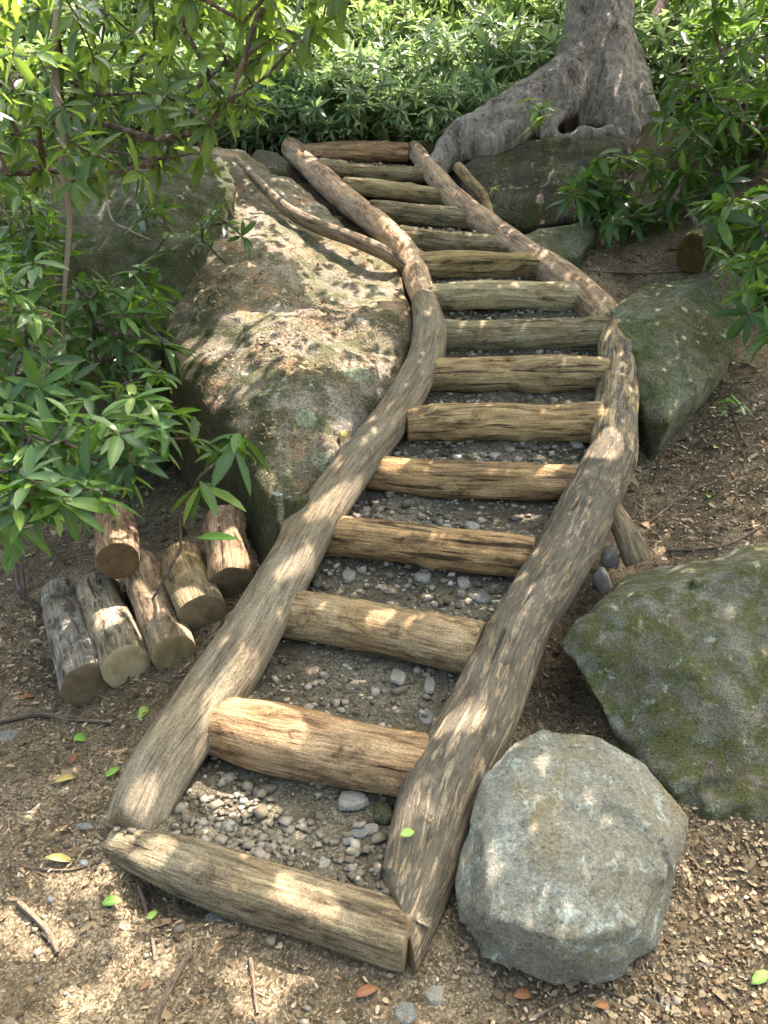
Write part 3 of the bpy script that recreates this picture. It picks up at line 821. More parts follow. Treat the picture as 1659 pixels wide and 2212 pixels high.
def leaf_geo(O, d, s, nn, l, w, lv1, nseg=3, droop=.35, fold=.22):
    N = len(O)
    chip = nseg == -2
    if nseg >= 4:
        t = np.array([0, .22, .5, .8, 1.0]); wd = np.array([.1, .72, 1.0, .68, .05])
    elif nseg == 3:
        t = np.array([0, .33, .7, 1.0]); wd = np.array([.1, .9, .88, .06])
    else:
        t = np.array([0, .5, 1.0]); wd = np.array([.6, 1.0, .5]) if chip else np.array([.12, 1.0, .08])
    m = len(t)
    dr = droop*rng.uniform(.2, 1.6, N)
    V = np.empty((N, m, 3, 3)); lb = np.empty((N, m, 3))
    for i in range(m):
        c = O + d*(t[i]*l)[:, None] - nn*(dr*l*t[i]**2*.55)[:, None]
        h = (w*wd[i]*.5)
        V[:, i, 1] = c
        V[:, i, 0] = c - s*h[:, None] + nn*(h*fold*2)[:, None]
        V[:, i, 2] = c + s*h[:, None] + nn*(h*fold*2)[:, None]
        lb[:, i, 1] = 0; lb[:, i, 0] = 1; lb[:, i, 2] = 1
    base = (np.arange(N)*m*3)[:, None]
    f = []
    for i in range(m-1):
        for j in range(2):
            f.append([i*3+j, i*3+j+1, (i+1)*3+j+1, (i+1)*3+j])
    f = np.array(f)
    Q = (base[:, :, None]+f[None]).reshape(-1, 4)
    return V.reshape(-1, 3), Q, np.repeat(lv1, m*3), lb.reshape(-1)

def join_geo(parts):
    Vs, Qs, As, Bs = [], [], [], []; b = 0
    for V, Q, a, lb in parts:
        Vs.append(V); Qs.append(Q+b); As.append(a); Bs.append(lb); b += len(V)
    return np.vstack(Vs), np.vstack(Qs), np.concatenate(As), np.concatenate(Bs)
def foliage(name, parts, mat, parent):
    V, Q, a, lb = join_geo(parts)
    return link(name, mesh_arrays(name, V, Q, {'lv': a, 'lb': lb}), M[mat], parent)

def twig_mesh(name, segs, mat, parent, ns=6):
    """segs: list of (p0, p1, r0, r1)"""
    Vs, Q = [], []
    for (a, b, ra, rb) in segs:
        t = unit(np.asarray(b)-np.asarray(a))
        r = np.array([0, 0, 1.0]) if abs(t[2]) < .9 else np.array([1.0, 0, 0])
        e1 = unit(np.cross(t, r)); e2 = np.cross(t, e1)
        k = len(Vs)
        for p, rr in ((a-t*ra*.3, ra), (b+t*rb*.3, rb)):
            for j in range(ns):
                an = j/ns*6.2832
                Vs.append(p+(e1*math.cos(an)+e2*math.sin(an))*rr)
        for j in range(ns):
            Q.append((k+j, k+(j+1) % ns, k+ns+(j+1) % ns, k+ns+j))
    return link(name, mesh_arrays(name, np.array(Vs), Q), M[mat], parent)

def grow(base, tips, r_tip=.0035, nodes=None, wob=.05, lean=.25, rmax=.05):
    """Join every tip to the nearest point of the shrub grown so far; returns twig segments and tip axes."""
    base = np.asarray(base, float)
    nd = [base]; par = [-1]
    if nodes is not None:
        for chain in nodes:
            prev = 0
            for p in chain:
                nd.append(np.asarray(p, float)); par.append(prev); prev = len(nd)-1
    order = np.argsort([np.linalg.norm(np.asarray(t)-base) for t in tips])
    tipnode = {}
    for i in order:
        t = np.asarray(tips[i], float)
        arr = np.array(nd)
        dist = np.linalg.norm(arr-t, axis=1) + .25*np.linalg.norm(arr-base, axis=1)*0 + np.where(arr[:, 2] > t[2]+.1, .15, 0)
        j = int(np.argmin(dist))
        p = nd[j]; d = t-p; L = np.linalg.norm(d)
        k = max(1, int(L/.14))
        prev = j
        for q in range(1, k+1):
            f = q/k
            pt = p+d*f
            if q < k: pt = pt+rng.normal(0, wob*min(L, .6), 3)*.5+np.array([0, 0, lean*-.25*L*math.sin(f*3.14)])
            nd.append(pt); par.append(prev); prev = len(nd)-1
        tipnode[i] = prev
    load = np.zeros(len(nd))
    for i in tipnode.values(): load[i] += 1
    for i in range(len(nd)-1, 0, -1): load[par[i]] += load[i]
    rad = np.minimum(r_tip*np.maximum(load, 1)**.42, rmax)
    segs = [(nd[par[i]], nd[i], rad[par[i]] if par[i] > 0 else rad[i], rad[i]) for i in range(1, len(nd))]
    axes = np.array([unit(nd[tipnode[i]]-nd[par[tipnode[i]]]) for i in range(len(tips))])
    return segs, axes

def shrub(name, base, tips, label, cat='shrub', group=None, leaf='leaf_front', stem='stem', axis_up=.6, nodes=None, r_tip=.0035, extra=None, **kw):
    root = empty(name, base)
    tag(root, label, cat, group)
    segs, ax = grow(base, tips, nodes=nodes, r_tip=r_tip)
    ax = unit(ax*.7+np.array([0, 0, axis_up])+rng.normal(0, .25, ax.shape))
    twig_mesh('branches', segs, stem, root)
    pr = [leaves(tips, ax, **kw)]
    if extra: pr += extra
    foliage('foliage', pr, leaf, root)
    return root

def pix_tips(poly, n, d, jitter=0.0):
    """n points spread through the volume seen over a patch, between two distances"""
    poly = np.array(poly, float); x0, y0 = poly.min(0); x1, y1 = poly.max(0)
    out = []
    k = 0
    while len(out) < n and k < n*60:
        k += 1
        x, y = rng.uniform(x0, x1), rng.uniform(y0, y1)
        ins = False; j = len(poly)-1
        for i in range(len(poly)):
            if (poly[i][1] > y) != (poly[j][1] > y) and x < (poly[j][0]-poly[i][0])*(y-poly[i][1])/(poly[j][1]-poly[i][1])+poly[i][0]: ins = not ins
            j = i
        if ins:
            p = P(x, y, rng.uniform(*d))
            if p[2] > G(p[0], p[1])+.04: out.append(p)
    return np.array(out)

# ---- thicket behind the stair: three kinds grown once, then copied
def proto(k, w, h, ntips, L, leaf, lab, nseg=2):
    base = np.array([0, 40+k*3.0, 0])
    tips = []
    while len(tips) < ntips:
        p = rng.uniform(-1, 1, 3)
        r = np.linalg.norm(p)
        if r > 1 or r < .35 and rng.random() < .6: continue
        tips.append(base+np.array([p[0]*w, p[1]*w, h*.52+p[2]*h*.5]))
    root = shrub('thicket_shrub', base, np.array(tips), lab, 'shrub', 'shrubs of the thicket behind the stair', leaf=leaf, n=(6, 9), L=L, wl=.3, nseg=nseg, phi=(45, 95), droop=.4, r_tip=.004, sag=.1)
    return root
LAB_T = ['dense light green rhododendron thicket bush standing behind the head of the stair', 'airy yellow green rhododendron thicket bush rising behind the stair', 'low blue green rhododendron thicket bush on the slope behind the topmost step']
protos = [proto(0, .85, 1.5, 190, (.14, .21), 'leaf_back', LAB_T[0]), proto(1, .9, 2.0, 180, (.16, .24), 'leaf_back', LAB_T[1]), proto(2, .75, .9, 160, (.13, .2), 'leaf_low_lit', LAB_T[2])]
def copy_tree(o, loc, rz, s):
    c = o.copy(); COL.objects.link(c)
    c.location = [float(v) for v in loc]; c.rotation_euler = (0, 0, rz); c.scale = (s, s, s)
    for ch in o.children:
        d = ch.copy(); COL.objects.link(d); d.parent = c
    return c
TH = []
def put(kind, x, y, s, dz=0.0):
    TH.append((kind, x, y, s, dz))
# front rows: low bushes just behind the top step, then taller and taller up the hill
for x in np.arange(-1.7, 1.3, .3): put(2, x+rng.uniform(-.1, .1), 7.3+rng.uniform(-.12, .3), rng.uniform(.5, .75))
for x in np.arange(-3.2, 3.9, .62): put(2, x+rng.uniform(-.2, .2), 8.2+rng.uniform(-.2, .3), rng.uniform(.85, 1.15))
for x in np.arange(-4.2, 5.4, .95): put(0, x+rng.uniform(-.3, .3), 9.5+rng.uniform(-.3, .4), rng.uniform(.9, 1.15))
for x in np.arange(-5.5, 7, 1.15): put(1, x+rng.uniform(-.3, .3), 11.2+rng.uniform(-.4, .4), rng.uniform(.95, 1.2))
for x in np.arange(-7, 9, 1.5): put(0, x+rng.uniform(-.4, .4), 13.4+rng.uniform(-.5, .5), rng.uniform(1.3, 1.7))
for x in np.arange(-9, 11, 2.0): put(1, x+rng.uniform(-.5, .5), 16.5+rng.uniform(-.6, .6), rng.uniform(1.5, 2.0))
used = set()
for (k, x, y, s, dz) in TH:
    loc = (x, y, G(x, y)-.03+dz); rz = rng.uniform(0, 6.28)
    if k not in used:
        used.add(k); o = protos[k]; o.location = loc; o.rotation_euler = (0, 0, rz); o.scale = (s, s, s)
    else: copy_tree(protos[k], loc, rz, s)

# ---- overhanging rhododendron, upper left: boughs drawn across the boulder
base = np.array([-2.3, 4.1, G(-2.3, 4.1)])
bough = [[P(-60, 260, 3.9), P(0, 250, 3.7), P(130, 248, 3.5), P(240, 272, 3.4), P(340, 302, 3.3), P(420, 288, 3.25), P(490, 230, 3.2), P(530, 120, 3.15), P(560, 20, 3.1)],
         [P(-60, 290, 3.5), P(100, 100, 3.3), P(130, -60, 3.2)],
         [P(-60, 320, 3.8), P(120, 300, 3.6), P(230, 325, 3.4), P(330, 345, 3.3), P(430, 330, 3.25), P(520, 270, 3.2)]]
tips = np.vstack([pix_tips([(-60, -80), (640, -80), (600, 90), (540, 210), (420, 240), (0, 230), (-60, 230)], 112, (2.7, 4.2)),
                  pix_tips([(-60, 180), (560, 190), (520, 300), (380, 330), (-60, 250)], 34, (2.9, 3.9)),
                  pix_tips([(480, -60), (760, -60), (700, 60), (600, 130)], 20, (2.6, 3.6)), pix_tips([(-60, 260), (330, 270), (470, 330), (300, 390), (60, 400), (-60, 380)], 26, (2.9, 3.9))])
shrub('overhanging_rhododendron', base, tips, 'large yellow green rhododendron whose boughs hang over the sunlit boulder', 'shrub', leaf='leaf_over', nodes=bough, n=(5, 8), L=(.09, .155), wl=.3, nseg=4, phi=(55, 115), droop=.4, axis_up=.25, sag=.35, r_tip=.003)
right_b = None
for (bx, by, poly, n_, d_, lab) in [(-3.6, 5.6, [(-120, 180), (140, 220), (160, 420), (60, 560), (-120, 560)], 85, (4.6, 6.6), 'shaded rhododendron standing behind the dead branch beside the big boulder'),
    (-3.0, 7.4, [(-120, 60), (420, 90), (430, 290), (160, 330), (-120, 300)], 120, (6.6, 8.4), 'light green rhododendron behind the big boulder under the overhanging boughs')]:
    shrub('rhododendron', np.array([bx, by, G(bx, by)]), pix_tips(poly, n_, d_), lab, 'shrub', leaf='leaf_front' if n_ < 100 else 'leaf_back', n=(6, 9), L=(.13, .2), wl=.28, nseg=3, phi=(50, 100), droop=.45)
# dead stems hanging there
def stem_thing(name, chains, label, mat='branch', cat='branch'):
    segs = []
    for (pts, r0, r1) in chains:
        c = catmull(pts, len(pts)*5)
        for i in range(len(c)-1):
            f = i/(len(c)-1); g = (i+1)/(len(c)-1)
            segs.append((c[i], c[i+1], r0+(r1-r0)*f, r0+(r1-r0)*g))
    o = twig_mesh(name, segs, mat, None, 8)
    rebase(o, chains[0][0][0]); tag(o, label, cat)
    return o
M['stem_pale'] = barkmat('pale_dead_bark', (.36, .33, .28), (.16, .13, .1))
stem_thing('dead_branch', [([P(128, -60, 3.25), P(120, 150, 3.25), P(128, 260, 3.2), P(135, 370, 3.2), P(150, 470, 3.2), P(140, 620, 3.2), P(135, 760, 3.3)], .02, .008)], 'upright dark dead stem in front of the boulder among the overhanging boughs')
stem_thing('dead_twig', [([P(140, 268, 3.15), P(190, 300, 3.1), P(222, 385, 3.1), P(240, 470, 3.1), P(275, 495, 3.1), P(330, 520, 3.15)], .006, .003), ([P(125, 300, 3.15), P(160, 340, 3.1), P(218, 383, 3.1)], .007, .004), ([P(190, 300, 3.1), P(200, 320, 3.1), P(206, 330, 3.1)], .006, .004)], 'crooked pale dead twig hanging in front of the shaded side of the sunlit boulder', 'stem_pale')

# ---- rhododendrons at the left, over the firewood
base = np.array([-2.05, 3.3, G(-2.05, 3.3)])
tips = np.vstack([pix_tips([(-80, 560), (120, 560), (170, 700), (150, 900), (-80, 960)], 80, (2.6, 3.9)), pix_tips([(-60, 380), (90, 420), (140, 560), (-60, 600)], 36, (3.0, 4.2)), pix_tips([(120, 600), (330, 620), (370, 800), (300, 900), (150, 900)], 34, (3.1, 3.9))])
shrub('rhododendron', base, tips, 'dark glossy rhododendron at the edge of the picture beside the shaded boulder side', 'shrub', n=(6, 9), L=(.1, .16), wl=.26, nseg=4, phi=(50, 95), droop=.45, r_tip=.003)
base = np.array([-1.45, 2.95, G(-1.45, 2.95)])
tips = np.vstack([pix_tips([(-60, 840), (330, 850), (430, 930), (350, 1020), (-60, 1080)], 46, (2.25, 3.0)), pix_tips([(-40, 1000), (240, 1010), (240, 1110), (-40, 1150)], 22, (2.0, 2.5)),
   np.array([P(265, 830, 2.9), P(425, 945, 2.75), P(350, 800, 2.95), P(300, 910, 2.7), P(380, 880, 2.8)])])
shrub('rhododendron', base, tips, 'bright green rhododendron sprawling over the firewood logs', 'shrub', n=(6, 9), L=(.095, .15), wl=.27, nseg=4, phi=(55, 100), droop=.45, r_tip=.003)
base = np.array([-1.35, 3.6, G(-1.35, 3.6)])
tips = np.array([P(300, 575, 3.5), P(285, 640, 3.45), P(310, 690, 3.4), P(240, 620, 3.5), P(200, 700, 3.4), P(360, 740, 3.3), P(330, 610, 3.55), P(250, 720, 3.3), P(180, 620, 3.5)])
shrub('rhododendron', base, tips, 'rhododendron with dark leaf whorls standing against the shaded boulder side', 'shrub', n=(8, 11), L=(.12, .18), wl=.25, nseg=4, phi=(55, 100), droop=.4, axis_up=.9)
base = np.array([-.98, 2.75, G(-.98, 2.75)])
tips = np.array([P(515, 935, 2.75), P(510, 960, 2.7), P(430, 1030, 2.7)])
shrub('rhododendron_sprig', base, tips, 'sprig with a few long hanging leaves in front of the boulder tip', 'shrub', n=(6, 7), L=(.13, .19), wl=.27, nseg=4, phi=(80, 130), droop=.3, sag=.5)
# sprouts growing on the big boulder
for (px, py, d_, n_, lab) in [(330, 465, 4.6, 5, 'small leafy sprout on the shaded face of the boulder below the boughs'), (480, 500, 4.7, 6, 'leafy sprout at the shade line on top of the sunlit boulder')]:
    b = hit(px+10, py+70)[0]; d_ = depth(b)
    t = np.array([P(px+rng.uniform(-45, 45), py+rng.uniform(-40, 40), d_-.16+rng.uniform(-.1, .1)) for _ in range(n_)])
    shrub('rhododendron_sprout', b, t, lab, 'shrub', n=(6, 8), L=(.09, .14), wl=.28, nseg=3, leaf='leaf_front', axis_up=.9)
# ---- right side
def right_shrub(base_xy, polys, label, **kw):
    b = np.array([*base_xy, G(*base_xy)])
    tips = np.vstack([pix_tips(*p) for p in polys])
    a = dict(n=(6, 9), L=(.12, .19), wl=.27, nseg=3, phi=(55, 105), droop=.5, sag=.3)
    a.update(kw)
    return shrub('rhododendron', b, tips, label, 'shrub', **a)
right_shrub((3.4, 6.1), [([(1440, -80), (1760, -80), (1760, 300), (1560, 260), (1480, 120)], 110, (5.0, 7.0))], 'tall drooping rhododendron filling the upper right corner above the tree root')
right_shrub((2.9, 5.3), [([(1430, 150), (1560, 190), (1760, 220), (1760, 430), (1500, 400), (1430, 290)], 80, (4.8, 6.0))], 'mid green rhododendron on the bank beside the tree with the flared root', leaf='leaf_front')
right_shrub((2.35, 5.0), [([(1290, 330), (1480, 330), (1560, 420), (1460, 500), (1330, 490), (1230, 430)], 42, (4.9, 5.5)), (([(1215, 385), (1290, 375), (1310, 420), (1240, 430)]), 5, (5.0, 5.2))], 'long leaved rhododendron bending down over the dug earth and the flat stone', L=(.13, .2), leaf='leaf_front')
right_shrub((2.7, 4.3), [([(1540, 430), (1700, 400), (1720, 520), (1560, 510)], 26, (4.1, 4.8))], 'broad leaved rhododendron above the rotten log end', L=(.14, .21), wl=.32)
right_shrub((2.6, 3.8), [([(1560, 550), (1760, 520), (1760, 730), (1640, 720), (1580, 640)], 34, (3.5, 4.2))], 'dark rhododendron over the far corner of the angular green boulder', L=(.11, .17))
right_shrub((2.75, 7.4), [([(1380, -60), (1520, -60), (1480, 160), (1400, 120)], 34, (7.0, 8.2))], 'sunny pale rhododendron behind the forked stem beside the tree', leaf='leaf_back', L=(.13, .2))
for (px, py, d_, n_, lab, mt) in [(1160, 250, 5.85, 6, 'yellow green rhododendron sprig growing from the hollow of the tree root', 'leaf_pale'), (1065, 215, 6.9, 5, 'small pale shoot behind the spreading root of the tree', 'leaf_pale'), (1100, 410, 5.6, 3, 'tiny seedling on the dark boulder beneath the tree', 'leaf_pale'), (1600, 900, 3.3, 3, 'little green seedling on the needle covered bank at the edge', 'leaf_front')]:
    b = P(px, py+45, d_)
    t = np.array([P(px+rng.uniform(-35, 35), py+rng.uniform(-40, 30), d_-.08+rng.uniform(-.08, .05)) for _ in range(n_)])
    shrub('rhododendron_sprig', b, t, lab, 'shrub', n=(5, 7), L=(.08, .14) if n_ > 4 else (.05, .08), wl=.3, nseg=3, leaf=mt, axis_up=.9)
# ground ferns / ground cover under the tree boulder
# forked stem right of the tree
stem_thing('forked_stem', [([P(1395, 190, 6.9), P(1425, 150, 6.9), P(1440, 110, 6.9), P(1455, 50, 7.0), P(1520, -80, 7.2)], .075, .05), ([P(1435, 125, 6.9), P(1412, 60, 6.95), P(1440, -10, 7.0), P(1465, -80, 7.0)], .06, .045), ([P(1450, 110, 6.9), P(1500, 80, 6.8), P(1560, 60, 6.7)], .04, .025)], 'dark forked leafless stem rising beside the trunk of the large tree', 'stem', 'shrub stem')
for (a, b_, lab) in [((835, 140), (838, -60), 'slender grey sapling stem in the thicket behind the top step'), ((1000, 130), (1010, -60), 'thin sapling stem in the thicket beside the large tree'), ((600, 200), (655, -60), 'leaning sapling stem behind the overhanging boughs')]:
    stem_thing('sapling_stem', [([P(a[0]-4, a[1]+140, 8.6), P(*a, 8.6), P((a[0]+b_[0])/2+6, (a[1]+b_[1])/2, 8.65), P(*b_, 8.7)], .03, .02)], lab, 'stem', 'sapling')
stem_thing('leaning_deadwood', [([P(885, 262, 7.2), P(905, 292, 7.0), P(925, 312, 6.8)], .018, .012)], 'bleached dead stick leaning in the bushes behind the topmost step', 'stem_pale', 'stick')

# ------------------------------------------------------------------ the large tree
def tube(ptsr, n=22, ring=16, flute=0.0, seed=0):
    c = catmull([np.array(list(p)+[r]) for p, r in ptsr], n)
    tan = unit(np.gradient(c[:, :3], axis=0)); nrm = np.array([.3, -1, .1])
    V, Q = [], []
    for i in range(n):
        nrm = unit(nrm-tan[i]*np.dot(nrm, tan[i])); bi = np.cross(tan[i], nrm)
        for j in range(ring):
            a = j/ring*6.2832
            k = 1+flute*nz((math.cos(a)*1.5, math.sin(a)*1.5, i*.06), 1.3, seed)
            V.append(c[i, :3]+(nrm*math.cos(a)+bi*math.sin(a))*c[i, 3]*k)
    for i in range(n-1):
        for j in range(ring):
            Q.append((i*ring+j, i*ring+(j+1) % ring, (i+1)*ring+(j+1) % ring, (i+1)*ring+j))
    for off, rev in ((0, True), ((n-1)*ring, False)):
        f = [off+j for j in range(ring)]
        Q.append(f[::-1] if rev else f)
    return V, Q
def fused(name, tubes, mat, parent, vox=.03, smooth=4, bump=.015, seed=0, zst=.35):
    V, Q = [], []
    for (v, q) in tubes:
        k = len(V); V += [tuple(map(float, p)) for p in v]; Q += [tuple(i+k for i in f) for f in q]
    me = D.meshes.new(name); me.from_pydata(V, [], Q); me.update()
    o = D.objects.new(name, me); COL.objects.link(o)
    md = o.modifiers.new('r', 'REMESH'); md.mode = 'VOXEL'; md.voxel_size = vox
    ms = o.modifiers.new('s', 'SMOOTH'); ms.iterations = smooth; ms.factor = .5
    dg = bpy.context.evaluated_depsgraph_get()
    me2 = D.meshes.new_from_object(o.evaluated_get(dg)); o.modifiers.clear(); D.objects.remove(o)
    n = len(me2.vertices)
    co = np.empty(n*3, np.float32); me2.vertices.foreach_get('co', co); co = co.reshape(-1, 3)
    no = np.empty(n*3, np.float32); me2.vertex_normals.foreach_get('vector', no); no = no.reshape(-1, 3)
    for i in range(n):
        c = co[i]
        co[i] = c+no[i]*(bump*2*nz((c[0], c[1], c[2]*zst), 7, seed)+bump*nz((c[0], c[1], c[2]*zst), 17, seed+2)+bump*.6*nz(c, 33, seed))
    me2.vertices.foreach_set('co', co.ravel()); me2.update()
    me2.name = name
    return link(name, me2, M[mat], parent)
tb = P(1290, 250, 6.5)
tree = empty('large_tree', tb)
tag(tree, 'large grey tree with a flared root spreading over a dark boulder', 'tree')
trunk_top = P(1288, -260, 6.75)
TT = [[(P(1300, 300, 6.55), .34), (P(1292, 200, 6.55), .33), (P(1290, 100, 6.6), .285), (P(1290, 0, 6.65), .27), (trunk_top, .26), (trunk_top+np.array([.05, .1, 2.2]), .22), (trunk_top+np.array([.1, .3, 4.0]), .16)],
      # left root
      [(P(1268, 60, 6.55), .16), (P(1240, 150, 6.45), .2), (P(1190, 205, 6.35), .225), (P(1125, 247, 6.25), .215), (P(1058, 283, 6.2), .19), (P(1000, 310, 6.15), .17), (P(965, 335, 6.1), .125), (P(940, 372, 6.0), .09)],
      [(P(1130, 262, 6.2), .15), (P(1080, 305, 6.1), .13), (P(1030, 325, 6.05), .1)],
      # right buttress
      [(P(1320, 60, 6.6), .17), (P(1345, 160, 6.5), .19), (P(1375, 230, 6.4), .17), (P(1400, 300, 6.3), .11), (P(1415, 350, 6.2), .06)],
      # front ridges
      [(P(1285, 60, 6.45), .1), (P(1270, 150, 6.35), .11), (P(1235, 215, 6.25), .1), (P(1195, 262, 6.15), .08), (P(1180, 300, 6.05), .05)],
      [(P(1305, 120, 6.4), .12), (P(1330, 220, 6.28), .15), (P(1350, 280, 6.2), .13), (P(1360, 330, 6.15), .06)],
      # lip of root across the boulder top
      [(P(1200, 305, 6.05), .05), (P(1270, 292, 6.05), .07), (P(1350, 300, 6.1), .08)]]
fused('trunk', [tube(t, 26, 18, .22, i) for i, t in enumerate(TT)], 'trunk', tree, vox=.028, smooth=4, bump=.017)
stem_thing('mossy_stem', [([P(1345, 265, 6.75), P(1352, 150, 6.85), P(1350, 0, 6.95), P(1348, -120, 7.0)], .07, .06)], 'slim mossy second stem close behind the large trunk', 'trunk', 'tree stem')
#PART4
# ------------------------------------------------------------------ unseen crown of the large tree, its gaps shaped to cast the sun patches
SUN_AZ, SUN_EL = R(35), R(60)
SUN = np.array([math.sin(SUN_AZ)*math.cos(SUN_EL), math.cos(SUN_AZ)*math.cos(SUN_EL), math.sin(SUN_EL)])
SU = unit(np.cross(SUN, [0, 0, 1.0])); SV = np.cross(SU, SUN)
def uv(p): p = np.asarray(p); return np.stack([p@SU, p@SV], -1)
def gap(c, a, b, f, k=1.0):
    """a gap in the crown through which the sun reaches the surface seen at c"""
    h, n = hit(*c)
    def onp(x, y):
        r = ray(x, y); dn = r@n
        if abs(dn) < .12: return P(x, y, depth(h))
        return C0+r*(((h-C0)@n)/dn)
    o = uv(h); ea = uv(onp(c[0]+a[0], c[1]+a[1]))-o; eb = uv(onp(c[0]+b[0], c[1]+b[1]))-o
    return (o, np.linalg.inv(np.stack([ea, eb], 1)), k)
g0 = lambda x, y: PZ(x, y, .02)
sl = lambda o: (lambda x, y: PS(x, y, o))
dp = lambda d: (lambda x, y: P(x, y, d))
GAPS = [gap((70, 2020), (95, 25), (-10, 55), g0), gap((150, 1905), (75, 18), (0, 26), g0), gap((300, 2080), (80, -35), (18, 34), g0), gap((630, 2085), (75, -8), (10, 50), g0),
 gap((520, 2105), (48, 0), (0, 30), g0), gap((160, 2165), (45, -25), (15, 28), g0), gap((228, 2168), (25, 0), (0, 22), g0), gap((560, 2170), (62, 0), (0, 34), g0), gap((270, 2010), (26, 0), (0, 22), g0),
 gap((40, 1800), (55, 25), (-10, 100), g0, .6), gap((320, 1860), (62, -48), (24, 24), dp(2.0)), gap((275, 1800), (50, -45), (14, 14), dp(2.03)), gap((620, 1908), (48, 10), (0, 12), dp(1.95)), gap((715, 1995), (42, -35), (14, 28), dp(1.9)),
 gap((890, 2010), (22, -32), (20, 12), dp(1.85)), gap((880, 1745), (26, -18), (12, 24), sl(.12)), gap((945, 1740), (32, -22), (8, 10), sl(.12)), gap((1040, 1665), (13, -24), (15, 10), sl(.12)), gap((1005, 1545), (62, -10), (5, 36), sl(.12)), gap((860, 1820), (26, -20), (8, 14), sl(.12)),
 gap((1165, 1650), (42, -28), (8, 11), dp(2.0)), gap((1165, 1930), (45, -60), (12, 9), dp(1.78)), gap((1440, 1885), (2, 42), (12, 0), dp(1.85)),
 gap((555, 1545), (115, 26), (-5, 42), sl(.06)), gap((600, 1600), (65, 15), (0, 30), sl(.0)), gap((520, 1450), (48, -45), (28, 20), sl(.12)), gap((460, 1510), (40, -25), (10, 30), sl(.1)), gap((437, 1620), (10, 75), (13, 0), sl(.06)), gap((480, 1715), (80, 40), (-42, 42), dp(2.1)), gap((560, 1745), (50, 20), (-10, 28), dp(2.08)),
 gap((820, 1335), (34, -15), (8, 18), sl(.07)), gap((900, 1345), (40, 5), (0, 8), sl(.07)), gap((735, 1075), (75, -25), (12, 28), sl(.08)), gap((640, 1215), (60, -40), (10, 14), sl(.1)), gap((850, 1000), (30, 0), (0, 12), sl(.06)), gap((1190, 1010), (40, -18), (0, 10), sl(.06)),
 gap((265, 1150), (56, 10), (-5, 48), dp(2.85)), gap((225, 1320), (40, 10), (0, 36), dp(2.6)), gap((310, 1300), (40, 20), (-10, 50), dp(2.65)), gap((415, 1290), (40, 10), (0, 26), dp(2.7)), gap((510, 1180), (40, 0), (0, 50), dp(2.9)), gap((130, 1330), (14, 60), (18, 0), dp(2.6)),
 gap((640, 730), (210, 40), (-70, 120), dp(4.1), .88), gap((560, 480), (120, 70), (-40, 50), dp(5.0), .86), gap((760, 590), (100, 30), (-20, 50), dp(4.6), .86), gap((500, 850), (70, 10), (0, 60), dp(3.6), .6), gap((730, 940), (40, 10), (0, 24), dp(3.45), .8),
 gap((1300, 1235), (22, 0), (0, 34), dp(2.9)), gap((1310, 955), (46, -22), (10, 28), sl(.12)), gap((640, 325), (55, 10), (0, 26), dp(6.2)), gap((740, 330), (120, 10), (0, 22), dp(6.25), .7), gap((1180, 600), (60, 45), (10, 26), dp(4.6), .6), gap((1340, 760), (24, 60), (26, 0), dp(4.0), .6), gap((905, 600), (28, 60), (25, 0), dp(4.6), .6), gap((800, 460), (110, 90), (18, 24), dp(5.2), .5), gap((980, 430), (90, 90), (14, 20), dp(5.5), .5),
 gap((1560, 1920), (50, -20), (10, 26), g0, .7), gap((1600, 2060), (50, -10), (5, 40), g0, .5), gap((1520, 2110), (22, -12), (4, 18), g0), gap((1640, 1980), (20, 30), (14, 0), g0, .7), gap((1000, 450), (30, 20), (10, 20), dp(5.5)), gap((60, 1380), (50, 10), (0, 50), dp(2.5), .6), gap((1550, 620), (60, -20), (20, 40), dp(4.4), .5), gap((1450, 560), (120, 0), (0, 40), dp(4.7), .4)]
corners = [P(1440, -80, 6.7), P(1200, -80, 6.7), PZ(-150, 2330, 0), PZ(1850, 2330, 0), P(1850, 1000, 3.6), P(1850, 500, 4.6), P(1400, 300, 6.0), P(600, 320, 6.3), P(100, 250, 6.2), P(-200, 700, 4.2), P(-200, 1500, 2.6)]
cuv = uv(np.array(corners)); lo, hi = cuv.min(0)-.15, cuv.max(0)+.15
# keep inside the outline of the stair and its banks
hull = cuv[np.argsort(np.arctan2(cuv[:, 1]-cuv[:, 1].mean(), cuv[:, 0]-cuv[:, 0].mean()))]
def inside(q, poly, grow=1.06):
    c = poly.mean(0); pl = c+(poly-c)*grow
    r = np.zeros(len(q), bool); j = len(pl)-1
    for i in range(len(pl)):
        a, b = pl[i], pl[j]
        cond = ((a[1] > q[:, 1]) != (b[1] > q[:, 1])) & (q[:, 0] < (b[0]-a[0])*(q[:, 1]-a[1])/(b[1]-a[1]+1e-12)+a[0])
        r ^= cond; j = i
    return r
area = (hi-lo).prod()
NL = int(area/.0018*4.6)
q = rng.uniform(lo, hi, (NL, 2)); q = q[inside(q, hull)]
NL = len(q)
pt = q[:, :1]*SU+q[:, 1:]*SV
